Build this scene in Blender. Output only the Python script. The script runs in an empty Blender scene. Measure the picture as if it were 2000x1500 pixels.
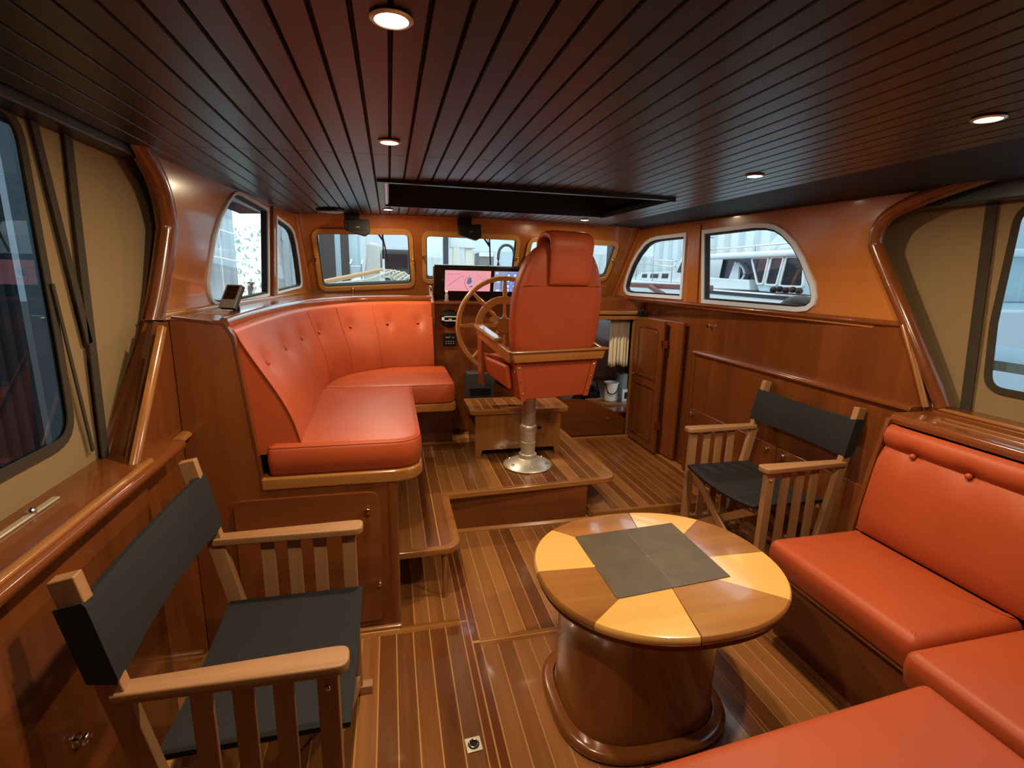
import bpy, bmesh, math, random
from mathutils import Vector, Matrix, Euler
from mathutils.geometry import delaunay_2d_cdt
random.seed(7)
PI = math.pi
scene = bpy.context.scene
C = scene.collection

# ------------------------------------------------------------------ camera
cam_d = bpy.data.cameras.new('camera')
cam_d.sensor_fit = 'HORIZONTAL'; cam_d.sensor_width = 36.0
cam_d.lens = 980.0 / 2000.0 * 36.0
cam_d.clip_start = 0.02; cam_d.clip_end = 300
cam = bpy.data.objects.new('camera', cam_d); C.objects.link(cam)
_f = Vector((-240, -220, 980)).normalized()
_v = Vector((-105, 4420, 980)).normalized()
_z = -(_v - _f * _v.dot(_f)); _z.normalize()
_x = _f.cross(_z)
# rows: camera right / down / forward expressed in world axes
right = Vector((_x[0], _f[0], _z[0])); down = Vector((_x[1], _f[1], _z[1])); fwd = Vector((_x[2], _f[2], _z[2]))
up = -down; back = -fwd
cam.matrix_world = Matrix(((right.x, up.x, back.x, 0.0), (right.y, up.y, back.y, 0.0), (right.z, up.z, back.z, 1.5), (0, 0, 0, 1)))
scene.camera = cam

# ------------------------------------------------------------------ world and exposure
world = bpy.data.worlds.new('overcast_daylight'); scene.world = world
world.use_nodes = True
wn = world.node_tree.nodes; wl = world.node_tree.links
bg = wn['Background']
bg.inputs[0].default_value = (0.78, 0.90, 1.0, 1); bg.inputs[1].default_value = 2.9
vs = scene.view_settings
vs.view_transform = 'Standard'; vs.look = 'None'; vs.exposure = 0.0; vs.gamma = 1.0; vs.use_curve_mapping = False
LAMP_W = 13.0
LAMP_COL = (1.0, 0.77, 0.50)

# ------------------------------------------------------------------ materials
MATS = {}
def new_mat(name):
    m = bpy.data.materials.new(name); m.use_nodes = True
    MATS[name] = m
    return m, m.node_tree.nodes, m.node_tree.links, m.node_tree.nodes['Principled BSDF']
def setp(b, **k):
    for n, v in k.items():
        b.inputs[n.replace('_', ' ')].default_value = v
def rgb(h):
    h = h.lstrip('#'); r = [int(h[i:i+2], 16) / 255 for i in (0, 2, 4)]
    return tuple((c / 12.92 if c <= .04045 else ((c + .055) / 1.055) ** 2.4) for c in r) + (1,)
def plain(name, col, rough=.5, metal=0.0, coat=0.0, noise=0.0, nscale=30, bump=0.0, spec=.5):
    m, n, l, b = new_mat(name)
    c = rgb(col) if isinstance(col, str) else col
    setp(b, Base_Color=c, Roughness=rough, Metallic=metal, Coat_Weight=coat, Coat_Roughness=.08, Specular_IOR_Level=spec)
    if noise or bump:
        tc = n.new('ShaderNodeTexCoord'); ns = n.new('ShaderNodeTexNoise')
        ns.inputs['Scale'].default_value = nscale; ns.inputs['Detail'].default_value = 4
        l.new(tc.outputs['Object'], ns.inputs['Vector'])
        if noise:
            mx = n.new('ShaderNodeMix'); mx.data_type = 'RGBA'
            mx.inputs[6].default_value = tuple(x * (1 - noise) for x in c[:3]) + (1,)
            mx.inputs[7].default_value = tuple(min(1, x * (1 + noise)) for x in c[:3]) + (1,)
            l.new(ns.outputs['Fac'], mx.inputs[0]); l.new(mx.outputs[2], b.inputs['Base Color'])
        if bump:
            bp = n.new('ShaderNodeBump'); bp.inputs['Strength'].default_value = bump; bp.inputs['Distance'].default_value = .004
            l.new(ns.outputs['Fac'], bp.inputs['Height']); l.new(bp.outputs[0], b.inputs['Normal'])
    return m
def wood(name, c1, c2, axis='y', rough=.22, coat=.5, scale=1.0, vary=.25, fig=.55, bump=.03):
    """varnished wood: stretched noise grain, per-object shift and tone."""
    m, n, l, b = new_mat(name)
    tc = n.new('ShaderNodeTexCoord'); oi = n.new('ShaderNodeObjectInfo')
    mul = n.new('ShaderNodeVectorMath'); mul.operation = 'SCALE'; mul.inputs['Scale'].default_value = 17.3
    cmb = n.new('ShaderNodeCombineXYZ')
    for i in range(3): l.new(oi.outputs['Random'], cmb.inputs[i])
    l.new(cmb.outputs[0], mul.inputs[0])
    add = n.new('ShaderNodeVectorMath'); l.new(tc.outputs['Object'], add.inputs[0]); l.new(mul.outputs[0], add.inputs[1])
    mp = n.new('ShaderNodeMapping'); s = {'x': (1.2, 26, 26), 'y': (26, 1.2, 26), 'z': (26, 26, 1.2)}[axis]
    mp.inputs['Scale'].default_value = tuple(k * scale for k in s)
    l.new(add.outputs[0], mp.inputs['Vector'])
    n1 = n.new('ShaderNodeTexNoise'); n1.inputs['Scale'].default_value = 1.0; n1.inputs['Detail'].default_value = 7; n1.inputs['Roughness'].default_value = .62; n1.inputs['Distortion'].default_value = .6
    l.new(mp.outputs[0], n1.inputs['Vector'])
    n2 = n.new('ShaderNodeTexNoise'); n2.inputs['Scale'].default_value = .22; n2.inputs['Detail'].default_value = 3
    l.new(mp.outputs[0], n2.inputs['Vector'])
    ad = n.new('ShaderNodeMath'); ad.operation = 'MULTIPLY_ADD'; ad.inputs[1].default_value = fig; l.new(n2.outputs['Fac'], ad.inputs[0])
    sc = n.new('ShaderNodeMath'); sc.operation = 'MULTIPLY'; sc.inputs[1].default_value = 1 - fig; l.new(n1.outputs['Fac'], sc.inputs[0]); l.new(sc.outputs[0], ad.inputs[2])
    rv = n.new('ShaderNodeMath'); rv.operation = 'MULTIPLY_ADD'; rv.inputs[1].default_value = vary; rv.inputs[2].default_value = -vary / 2
    l.new(oi.outputs['Random'], rv.inputs[0])
    sm = n.new('ShaderNodeMath'); l.new(ad.outputs[0], sm.inputs[0]); l.new(rv.outputs[0], sm.inputs[1])
    cr = n.new('ShaderNodeValToRGB'); cr.color_ramp.elements[0].position = .3; cr.color_ramp.elements[1].position = .72
    cr.color_ramp.elements[0].color = rgb(c1); cr.color_ramp.elements[1].color = rgb(c2)
    l.new(sm.outputs[0], cr.inputs['Fac']); l.new(cr.outputs[0], b.inputs['Base Color'])
    setp(b, Roughness=rough, Coat_Weight=coat, Coat_Roughness=.07, Specular_IOR_Level=.5)
    if bump:
        bp = n.new('ShaderNodeBump'); bp.inputs['Strength'].default_value = bump; bp.inputs['Distance'].default_value = .003
        l.new(n1.outputs['Fac'], bp.inputs['Height']); l.new(bp.outputs[0], b.inputs['Normal'])
    return m
def leather(name, c1, rough=.42):
    m, n, l, b = new_mat(name)
    tc = n.new('ShaderNodeTexCoord'); v = n.new('ShaderNodeTexVoronoi'); v.inputs['Scale'].default_value = 420
    ns = n.new('ShaderNodeTexNoise'); ns.inputs['Scale'].default_value = 6; ns.inputs['Detail'].default_value = 5
    l.new(tc.outputs['Object'], v.inputs['Vector']); l.new(tc.outputs['Object'], ns.inputs['Vector'])
    c = rgb(c1); mx = n.new('ShaderNodeMix'); mx.data_type = 'RGBA'
    mx.inputs[6].default_value = tuple(k * .86 for k in c[:3]) + (1,); mx.inputs[7].default_value = tuple(min(1, k * 1.1) for k in c[:3]) + (1,)
    l.new(ns.outputs['Fac'], mx.inputs[0]); l.new(mx.outputs[2], b.inputs['Base Color'])
    a = n.new('ShaderNodeMath'); a.operation = 'MULTIPLY_ADD'; a.inputs[1].default_value = 1.5
    l.new(ns.outputs['Fac'], a.inputs[0]); l.new(v.outputs['Distance'], a.inputs[2])
    bp = n.new('ShaderNodeBump'); bp.inputs['Strength'].default_value = .12; bp.inputs['Distance'].default_value = .004
    l.new(a.outputs[0], bp.inputs['Height']); l.new(bp.outputs[0], b.inputs['Normal'])
    setp(b, Roughness=rough, Specular_IOR_Level=.3)
    return m
def glass(name, tint, gl=.08, rough=0.0):
    m, n, l, b = new_mat(name)
    out = n['Material Output']
    t = n.new('ShaderNodeBsdfTransparent'); t.inputs[0].default_value = tint
    g = n.new('ShaderNodeBsdfGlossy'); g.inputs['Roughness'].default_value = rough; g.inputs[0].default_value = (1, 1, 1, 1)
    lw = n.new('ShaderNodeLayerWeight'); lw.inputs[0].default_value = .5
    pw_ = n.new('ShaderNodeMath'); pw_.operation = 'POWER'; pw_.inputs[1].default_value = 2.9; l.new(lw.outputs['Facing'], pw_.inputs[0])
    fr = n.new('ShaderNodeMath'); fr.operation = 'MULTIPLY_ADD'; fr.inputs[1].default_value = .35; fr.inputs[2].default_value = gl * .4; l.new(pw_.outputs[0], fr.inputs[0])
    ms = n.new('ShaderNodeMixShader'); l.new(fr.outputs[0], ms.inputs[0]); l.new(t.outputs[0], ms.inputs[1]); l.new(g.outputs[0], ms.inputs[2])
    l.new(ms.outputs[0], out.inputs['Surface'])
    return m
def emit(name, col, strength):
    m, n, l, b = new_mat(name)
    setp(b, Base_Color=(0, 0, 0, 1), Emission_Color=col, Emission_Strength=strength)
    return m

for ax in 'xyz':
    wood('mahogany_' + ax, '#5b2f15', '#834722', ax, .2, .55, .8, .10, .6)
    wood('honey_' + ax, '#8a4e23', '#b16e35', ax, .2, .6, .45, .08, .7)
    wood('trim_' + ax, '#7c4a21', '#a9723a', ax, .2, .7, .9, .12)
    wood('teak_' + ax, '#6b3e1d', '#a06a39', ax, .27, .4, 1.1, .4, .5)
    wood('bleached_' + ax, '#8a603c', '#b0835a', ax, .5, .05, 1.4, .12, .4, .08)
wood('frame_wood', '#a8743a', '#cc9a57', 'x', .25, .5, .8, .1)
wood('table_brown', '#7a4a22', '#ab7840', 'x', .22, .5, .8, .15, .6)
wood('table_maple', '#cf9f52', '#e0b467', 'x', .22, .5, .4, .05, .6)
wood('table_side', '#6b3a1a', '#8f5428', 'z', .22, .6, .5, .05, .6)
plain('strip', '#bb8850', .35, coat=.3)
plain('groove', '#2a140b', .6)
plain('ceiling_paint', '#2e343a', .34, noise=.12, nscale=5)
plain('ceiling_groove', '#120c0a', .7)
leather('leather', '#a84a27'); leather('leather_back', '#a04525')
plain('navy', '#141517', .85, noise=.15, nscale=60, bump=.2)
plain('canvas', '#846d4c', .9, noise=.06, nscale=12, bump=.1)
plain('webbing', '#33291c', .9, bump=.2, nscale=200)
plain('black', '#100e0d', .55, spec=.25); plain('black_gloss', '#0c0b0c', .12)
plain('dark_grey', '#3a3b3c', .6)
plain('chrome', '#d9d4cb', .12, metal=1.0); plain('brushed', '#e6dece', .38, metal=.8, noise=.08, nscale=40)
plain('brass', '#c99a52', .2, metal=1.0)
plain('white', '#e6e6e6', .35); plain('white_frame', '#c6d2e8', .3); plain('rubber', '#121314', .7)
plain('curtain', '#efe8d4', .85, noise=.05); plain('grey_plastic', '#7d7c77', .5)
plain('slate', '#544839', .5, noise=.45, nscale=11, bump=.15)
glass('pane', (.93, .97, .97, 1)); glass('vinyl_clear', (.62, .70, .74, 1)); glass('vinyl_smoky', (.26, .30, .32, 1))
emit('lamp_glow', (1.0, .84, .58, 1), 18.0)
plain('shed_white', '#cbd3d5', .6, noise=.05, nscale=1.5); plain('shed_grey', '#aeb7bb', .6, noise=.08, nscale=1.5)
plain('gelcoat', '#e0e6e8', .15, coat=.5); plain('gelcoat_blue', '#bcd2d8', .2); plain('boat_stripe', '#1d2b30', .3)
plain('tinted', '#20242a', .08); plain('steel_dark', '#3d3a38', .6); plain('boat_cover', '#c4c2b6', .8, noise=.08, nscale=3); plain('concrete', '#8c8c88', .9, noise=.1, nscale=2)
plain('rust_red', '#6d4038', .6); plain('spruce', '#c99a68', .4, coat=.3); plain('rope', '#d8cfbb', .9); plain('foliage', '#cbdad2', .9, noise=.3, nscale=3)
M = MATS

# ------------------------------------------------------------------ mesh helpers
ORG = {}
class MB:
    def __init__(s): s.v = []; s.f = []
    def add(s, vs, fs):
        k = len(s.v); s.v += [tuple(p) for p in vs]; s.f += [tuple(i + k for i in f) for f in fs]; return s
    def box(s, x0, x1, y0, y1, z0, z1):
        vs = [(x, y, z) for z in (z0, z1) for y in (y0, y1) for x in (x0, x1)]
        return s.add(vs, [(0, 2, 3, 1), (4, 5, 7, 6), (0, 1, 5, 4), (2, 6, 7, 3), (0, 4, 6, 2), (1, 3, 7, 5)])
    def obox(s, c, size, rot=None):
        R = rot if rot else Matrix.Identity(3); c = Vector(c)
        vs = [c + R @ Vector((x * size[0] / 2, y * size[1] / 2, z * size[2] / 2)) for z in (-1, 1) for y in (-1, 1) for x in (-1, 1)]
        return s.add(vs, [(0, 2, 3, 1), (4, 5, 7, 6), (0, 1, 5, 4), (2, 6, 7, 3), (0, 4, 6, 2), (1, 3, 7, 5)])
    def bar(s, a, b, w, h, upv=(0, 0, 1)):
        a = Vector(a); b = Vector(b); d = (b - a); L = d.length; d.normalize()
        u = Vector(upv); x = d.cross(u); x.normalize(); u = x.cross(d)
        return s.obox((a + b) / 2, (w, L, h), Matrix((x, d, u)).transposed())
    def prism(s, poly, vec):
        n = len(poly); vec = Vector(vec)
        vs = [Vector(p) for p in poly] + [Vector(p) + vec for p in poly]
        return s.add(vs, [tuple(range(n))[::-1], tuple(range(n, 2 * n))] + [(i, (i + 1) % n, n + (i + 1) % n, n + i) for i in range(n)])
    def sweep(s, path, prof, closed=False, upv=(0, 0, 1), caps=True):
        """prof: list of (side, up) offsets swept along path."""
        P = [Vector(p) for p in path]; n = len(P); m = len(prof); rows = []
        for i in range(n):
            if closed: t = P[(i + 1) % n] - P[i - 1]
            else: t = P[min(i + 1, n - 1)] - P[max(i - 1, 0)]
            t.normalize(); u = Vector(upv); x = t.cross(u)
            if x.length < 1e-4: x = t.cross(Vector((0.3, 1, .1)))
            x.normalize(); u = x.cross(t)
            rows += [P[i] + x * a + u * b for a, b in prof]
        fs = []
        for i in range(n if closed else n - 1):
            j = (i + 1) % n
            for k in range(m): fs.append((i * m + k, i * m + (k + 1) % m, j * m + (k + 1) % m, j * m + k))
        if not closed and caps: fs += [tuple(range(m))[::-1], tuple(range((n - 1) * m, n * m))]
        return s.add(rows, fs)
    def tube(s, path, r, seg=10, closed=False, upv=(0, 0, 1)):
        return s.sweep(path, [(r * math.cos(2 * PI * k / seg), r * math.sin(2 * PI * k / seg)) for k in range(seg)], closed, upv)
    def lathe(s, prof, c, seg=32, mat=None, sx=1, sy=1):
        mat = mat or Matrix.Identity(3); c = Vector(c); n = len(prof); vs = []
        for k in range(seg):
            a = 2 * PI * k / seg
            for r, z in prof: vs.append(c + mat @ Vector((r * math.cos(a) * sx, r * math.sin(a) * sy, z)))
        fs = [(k * n + i, ((k + 1) % seg) * n + i, ((k + 1) % seg) * n + i + 1, k * n + i + 1) for k in range(seg) for i in range(n - 1)]
        fs.append(tuple(k * n for k in range(seg))[::-1]); fs.append(tuple(k * n + n - 1 for k in range(seg)))
        return s.add(vs, fs)
    def ball(s, c, r, seg=10, rings=6, sc=(1, 1, 1)):
        prof = [(r * math.sin(PI * (i + .02) / (rings + .04)), -r * math.cos(PI * (i + .02) / (rings + .04))) for i in range(rings + 1)]
        return s.lathe([(a, b * sc[2]) for a, b in prof], c, seg, None, sc[0], sc[1])
    def grid(s, rows, close_u=False, close_v=False):
        nu = len(rows); nv = len(rows[0]); vs = [p for r in rows for p in r]; fs = []
        for i in range(nu if close_u else nu - 1):
            for j in range(nv if close_v else nv - 1):
                a = i; b = (i + 1) % nu; c = j; d = (j + 1) % nv
                fs.append((a * nv + c, b * nv + c, b * nv + d, a * nv + d))
        return s.add(vs, fs)
    def holed(s, outer, holes, fn, vec):
        """flat panel with holes: 2-D loops -> 3-D by fn, thickened along vec."""
        pts = []; loops = []; edges = []
        for lp in [outer] + holes:
            k = len(pts); pts += [Vector(p) for p in lp]; loops.append(list(range(k, k + len(lp))))
            edges += [(k + i, k + (i + 1) % len(lp)) for i in range(len(lp))]
        r = delaunay_2d_cdt(pts, edges, [], 0, 1e-6)
        def inside(p, lp):
            c = False; n = len(lp)
            for i in range(n):
                a = lp[i]; b = lp[i - 1]
                if (a[1] > p[1]) != (b[1] > p[1]) and p[0] < (b[0] - a[0]) * (p[1] - a[1]) / (b[1] - a[1]) + a[0]: c = not c
            return c
        V2 = r[0]; F = []
        for f in r[2]:
            ct = sum((V2[i] for i in f), Vector((0, 0))) / len(f)
            if inside(ct, outer) and not any(inside(ct, h) for h in holes): F.append(tuple(f))
        n = len(V2); vec = Vector(vec); A = [Vector(fn(*p)) for p in V2]
        s.add(A + [p + vec for p in A], F + [tuple(i + n for i in f[::-1]) for f in F])
        for lp in [outer] + holes:
            m = len(lp); a = [Vector(fn(*p)) for p in lp]
            s.add(a + [p + vec for p in a], [(i, (i + 1) % m, m + (i + 1) % m, m + i) for i in range(m)])
        return s
    def build(s, name, mat, parent=None, org=None, bevel=0, seg=2, smooth=None, subsurf=0):
        if org is None: org = ORG.get(parent.name, (0, 0, 0)) if parent else (0, 0, 0)
        me = bpy.data.meshes.new(name)
        me.from_pydata([(p[0] - org[0], p[1] - org[1], p[2] - org[2]) for p in s.v], [], s.f)
        bm = bmesh.new(); bm.from_mesh(me); bmesh.ops.recalc_face_normals(bm, faces=bm.faces); bm.to_mesh(me); bm.free()
        me.materials.append(M[mat])
        o = bpy.data.objects.new(name, me); C.objects.link(o)
        if parent: o.parent = parent; ORG[o.name] = org
        else: o.location = org; ORG[o.name] = org
        if bevel:
            b = o.modifiers.new('bevel', 'BEVEL'); b.width = bevel; b.segments = seg; b.limit_method = 'ANGLE'; b.angle_limit = math.radians(35)
            for p in me.polygons: p.use_smooth = True
            w = o.modifiers.new('wn', 'WEIGHTED_NORMAL'); w.keep_sharp = True
        elif smooth is not None:
            for p in me.polygons: p.use_smooth = True
            if smooth < 180: me.set_sharp_from_angle(angle=math.radians(smooth))
        if subsurf:
            q = o.modifiers.new('sub', 'SUBSURF'); q.levels = subsurf; q.render_levels = subsurf
        return o
def tag(o, label=None, cat=None, group=None, kind=None):
    if label: o['label'] = label
    if cat: o['category'] = cat
    if group: o['group'] = group
    if kind: o['kind'] = kind
    return o
def thing(name, loc, label, cat, group=None, rz=0.0, kind=None, local=False):
    o = bpy.data.objects.new(name, None); C.objects.link(o); o.location = loc; o.rotation_euler = (0, 0, rz); o.empty_display_size = .1
    ORG[o.name] = (0, 0, 0) if local else tuple(loc)
    return tag(o, label, cat, group, kind)
def struct(o, label=None):
    o['kind'] = 'structure'
    if label: o['label'] = label
    return o
def copy_tree(o, parent=None):
    c = o.copy(); C.objects.link(c); c.parent = parent
    for ch in list(o.children): copy_tree(ch, c)
    return c
def roundpoly(pts, rads, n=6):
    """round the corners of a 2-D polygon; rads per corner."""
    out = []; N = len(pts)
    for i in range(N):
        p = Vector(pts[i]); a = Vector(pts[i - 1]) - p; b = Vector(pts[(i + 1) % N]) - p; r = rads[i] if isinstance(rads, (list, tuple)) else rads
        if r <= 0: out.append(tuple(p)); continue
        la, lb = a.length, b.length; a.normalize(); b.normalize()
        ang = a.angle(b); d = min(r / math.tan(ang / 2), la * .49, lb * .49); 
        p0 = p + a * d; p1 = p + b * d
        for k in range(n + 1):
            t = k / n; out.append(tuple((1 - t) ** 2 * p0 + 2 * t * (1 - t) * p + t * t * p1))
    return out
def smoothpath(P, n=6):
    P = [Vector(p) for p in P]; out = []
    for i in range(len(P) - 1):
        p0 = P[max(i - 1, 0)]; p1 = P[i]; p2 = P[i + 1]; p3 = P[min(i + 2, len(P) - 1)]
        for k in range(n):
            t = k / n
            out.append(.5 * ((2 * p1) + (p2 - p0) * t + (2 * p0 - 5 * p1 + 4 * p2 - p3) * t * t + (3 * p1 - p0 - 3 * p2 + p3) * t ** 3))
    out.append(P[-1]); return out
def inset(poly, d):
    """offset a closed 2-D loop inwards (positive d) by vertex normals."""
    n = len(poly); area = sum(poly[i - 1][0] * poly[i][1] - poly[i][0] * poly[i - 1][1] for i in range(n)); sg = 1 if area > 0 else -1
    out = []
    for i in range(n):
        a = Vector(poly[i - 1]); p = Vector(poly[i]); b = Vector(poly[(i + 1) % n])
        e1 = (p - a).normalized(); e2 = (b - p).normalized()
        n1 = Vector((-e1.y, e1.x)) * sg; n2 = Vector((-e2.y, e2.x)) * sg
        m = n1 + n2; m = m.normalized() if m.length > 1e-6 else n1
        out.append(tuple(p + m * d / max(.35, m.dot(n1))))
    return out
# ================================================================== the room shell
XC = .70
def XL(Y, z): return -.64 - .075 * (4.4 - Y) + .08 * (z - 1.34)
def XR(Y, z): return 2.03 + .075 * (4.4 - Y) - .08 * (z - 1.34)
def YF(z): return 4.4 - .82 * (z - 1.32)
def ZCEIL(x): return 1.905 - .03 * ((x - XC) / 1.35) ** 2
onL = lambda Y, z: (XL(Y, z), Y, z)
onR = lambda Y, z: (XR(Y, z), Y, z)
onF = lambda X, z: (X, YF(z), z)
FN = Vector((0, -1, -.82)).normalized()      # front wall, towards the cabin

# ---- floor: light strips show between proud teak planks
floor = struct(MB().box(-.9, 2.4, -1.4, 4.4, -.06, -.0012).build('floor', 'strip'), 'varnished teak cabin floor with pale strips between its planks')
PL = {}
def plank_mesh(w, L, mat, t=.014):
    key = (round(w, 4), round(L, 3), mat, t)
    if key not in PL:
        b = MB().box(-w / 2, w / 2, 0, L, -t, 0)
        o = b.build('plank', mat); me = o.data; bpy.data.objects.remove(o)
        PL[key] = me
    return PL[key]
def plank(parent, x, y0, y1, z, w, mat='teak_y', name='plank', t=.014):
    o = bpy.data.objects.new(name, plank_mesh(w, y1 - y0, mat, t)); C.objects.link(o); o.parent = parent
    og = ORG[parent.name]; o.location = (x - og[0], y0 - og[1], z - og[2]); return o
def planking(parent, x0, x1, y0, y1, z, pitch, gap=.0048, mat='teak_y', first=None):
    n = max(1, round((x1 - x0) / pitch)); p = (x1 - x0) / n
    for i in range(n): plank(parent, x0 + (i + .5) * p, y0, y1, z, p - gap, mat)
def board(parent, x0, x1, y0, y1, z, mat='mahogany_y', name='border_board', t=.02):
    return MB().box(x0, x1, y0, y1, z - t, z).build(name, mat, parent)
planking(floor, -.70, .262, -1.3, 1.905, 0, .0685)
board(floor, .264, .290, -1.3, 1.925, 0)
board(floor, -.735, .262, 1.908, 1.93, .001, 'trim_x')
planking(floor, .0, .262, 1.95, 2.72, 0, .0655)
board(floor, .264, .290, 1.935, 2.72, 0)
board(floor, .0, .262, 1.934, 1.949, 0, 'trim_x')
# right of the centre joint
MB().box(.290, .296, -1.3, 2.72, -.02, -.003).build('joint', 'groove', floor)
board(floor, .296, .325, -1.3, 1.785, 0); board(floor, .296, .325, 1.80, 2.72, 0)
planking(floor, .328, 1.20, -1.3, 1.765, 0, .0672)
planking(floor, 1.215, 2.2, -1.3, 1.765, 0, .0672)
board(floor, 1.201, 1.214, -1.3, 2.70, 0)
board(floor, .326, 2.2, 1.767, 1.786, 0, 'trim_x'); board(floor, .326, 2.2, 1.794, 1.81, 0, 'trim_x')
MB().box(.325, 2.2, 1.786, 1.794, -.02, -.003).build('joint', 'groove', floor)
planking(floor, .328, 1.20, 1.812, 2.72, 0, .0665)
planking(floor, 1.215, 2.2, 1.812, 2.70, 0, .0665)

# ---- raised side deck leading to the forward cabin
side = thing('side_deck', (1.7, 3.4, 0), 'low raised teak side deck running forward to the cabin opening', 'deck')
MB().box(1.20, 2.21, 2.715, 4.10, -.003, .0488).build('base', 'strip', side)
MB().box(1.20, 2.21, 2.70, 2.722, .0, .05).build('nosing', 'trim_x', side, bevel=.004)
planking(side, 1.20, 2.21, 2.724, 4.07, .05, .0665)
MB().box(1.20, 2.13, 4.072, 4.115, .03, .062).build('threshold', 'trim_x', side, bevel=.006)

# ---- ceiling
hx0, hx1, hy0, hy1 = -.012, 1.40, 2.46, 3.30
xs = [-1.0 + i * (3.4 / 34) for i in range(35)]
cb = MB()
def ceil_sheet(b, x0, x1, y0, y1, dz=.012):
    n = 12; X = [x0 + (x1 - x0) * i / n for i in range(n + 1)]
    poly = [(x, y0, ZCEIL(x) + dz) for x in X] + [(x, y0, ZCEIL(x) + dz + .03) for x in reversed(X)]
    b.prism(poly, (0, y1 - y0, 0))
ceil_sheet(cb, -1.0, 2.45, -1.35, hy0); ceil_sheet(cb, -1.0, hx0, hy0, hy1); ceil_sheet(cb, hx1, 2.45, hy0, hy1); ceil_sheet(cb, -1.0, 2.45, hy1, 4.02)
ceiling = struct(cb.build('ceiling', 'ceiling_groove'), 'dark painted tongue and groove plank ceiling')
CPL = {}
pw = .0612
def ceil_plank(x, y0, y1):
    key = round(y1 - y0, 3)
    if key not in CPL:
        o = MB().prism([(-pw / 2 + .0022, 0, .006), (-pw / 2 + .0048, 0, 0), (pw / 2 - .0048, 0, 0), (pw / 2 - .0022, 0, .006), (pw / 2 - .0022, 0, .013), (-pw / 2 + .0022, 0, .013)], (0, y1 - y0, 0)).build('ceiling_plank', 'ceiling_paint')
        CPL[key] = o.data; bpy.data.objects.remove(o)
    o = bpy.data.objects.new('ceiling_plank', CPL[key]); C.objects.link(o); o.parent = ceiling
    o.location = (x, y0, ZCEIL(x)); o.rotation_euler = (0, math.atan(.06 * (x - XC) / 1.35 ** 2), 0)
for i in range(-14, 27):
    x = .0135 + (i + .5) * pw
    if x < -.86 or x > 2.30: continue
    ceil_plank(x, -1.3, 1.93)
    if hx0 < x < hx1:
        ceil_plank(x, 1.933, hy0 - .03); ceil_plank(x, hy1 + .03, 3.945)
    else: ceil_plank(x, 1.933, 3.945)
# hatch well in the roof
hatch = thing('roof_hatch', (XC, 2.9, 1.9), 'dark framed sliding roof hatch recess above the helm', 'hatch')
ht = 2.03
MB().box(hx0 - .02, hx1 + .02, hy0 - .02, hy1 + .02, ht, ht + .03).build('sliding_cover', 'black', hatch)
MB().box(hx0, hx1, hy1 - .012, hy1 + .012, 1.885, ht).build('frame_side', 'ceiling_paint', hatch)
MB().box(hx0, hx1, hy0 - .03, hy0 + .0, 1.885, ht).build('frame_side', 'ceiling_paint', hatch)
MB().box(hx0 - .03, hx0, hy0 - .03, hy1 + .03, 1.885, ht).build('frame_side', 'ceiling_paint', hatch)
MB().box(hx1, hx1 + .03, hy0 - .03, hy1 + .03, 1.878, ht).build('frame_side', 'ceiling_paint', hatch)
MB().box(hx0 + .004, hx0 + .014, hy0 + .01, hy1 - .02, 1.893, 1.905).build('slide_rail', 'brushed', hatch)
MB().box(hx0 + .02, hx1 - .02, hy0 + .01, hy0 + .022, 1.91, 1.93).build('slide_rail', 'dark_grey', hatch)

# ---- front wall with three raked windows
def quad(pts, r): return roundpoly(pts, r, 6)
W1 = quad([(-.540, 1.345), (.198, 1.390), (.168, 1.802), (-.530, 1.782)], .055)
W2 = quad([(.280, 1.425), (1.045, 1.445), (1.012, 1.792), (.258, 1.797)], .055)
W3 = quad([(1.11, 1.45), (1.885, 1.475), (1.875, 1.777), (1.10, 1.787)], .055)
wall_front = struct(MB().holed([(-.70, 1.29), (2.10, 1.29), (2.06, 1.93), (-.68, 1.93)], [W1, W2, W3], onF, -FN * .035).build('wall_front', 'honey_x'), 'varnished raked wooden front wall around three windows')
def window(idx, loop, on, nin, label, fw, fmat, proud, gask, parts=None):
    w = thing('window_%d' % idx, Vector(on(*loop[0])), label, None, kind='structure')
    nin = Vector(nin).normalized()
    outer = inset(loop, -fw * .35); inner = inset(loop, fw * .65)
    MB().holed(outer, [inner], lambda a, b: Vector(on(a, b)) + nin * proud, -nin * (proud + .012)).build('frame', fmat, w, bevel=.004, seg=2)
    g2 = inset(inner, gask)
    MB().holed(inset(inner, -.002), [g2], lambda a, b: Vector(on(a, b)) + nin * .002, -nin * .03).build('gasket', 'rubber', w)
    MB().prism([Vector(on(a, b)) - nin * .018 for a, b in inset(inner, gask * .4)], -nin * .005).build('pane', 'pane', w)
    return w
wins = []
for i, (lp, lab) in enumerate([(W1, 'left front window in a wooden frame above the curved bench'), (W2, 'middle front window in a wooden frame behind the display screens'), (W3, 'right front window in a wooden frame behind the helm chair headrest')]):
    w = window(i + 1, lp, onF, FN, lab, .032, 'frame_wood', .012, .007); wins.append(w)
    xs_ = [p[0] for p in lp]; zs_ = [p[1] for p in lp]; xm = (min(xs_) + max(xs_)) / 2; zm = (min(zs_) + max(zs_)) / 2
    for (X, z) in ((min(xs_), zm + .03), (max(xs_) - .01, zm + .03), (xm - .12, min(zs_) + .015)):
        p = Vector(onF(X, z)) + FN * .018
        MB().ball(p, .014, 8, 5).bar(p, p + Vector((0, -.01, -.035)), .01, .01).build('latch', 'brass', w, smooth=40)

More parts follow.
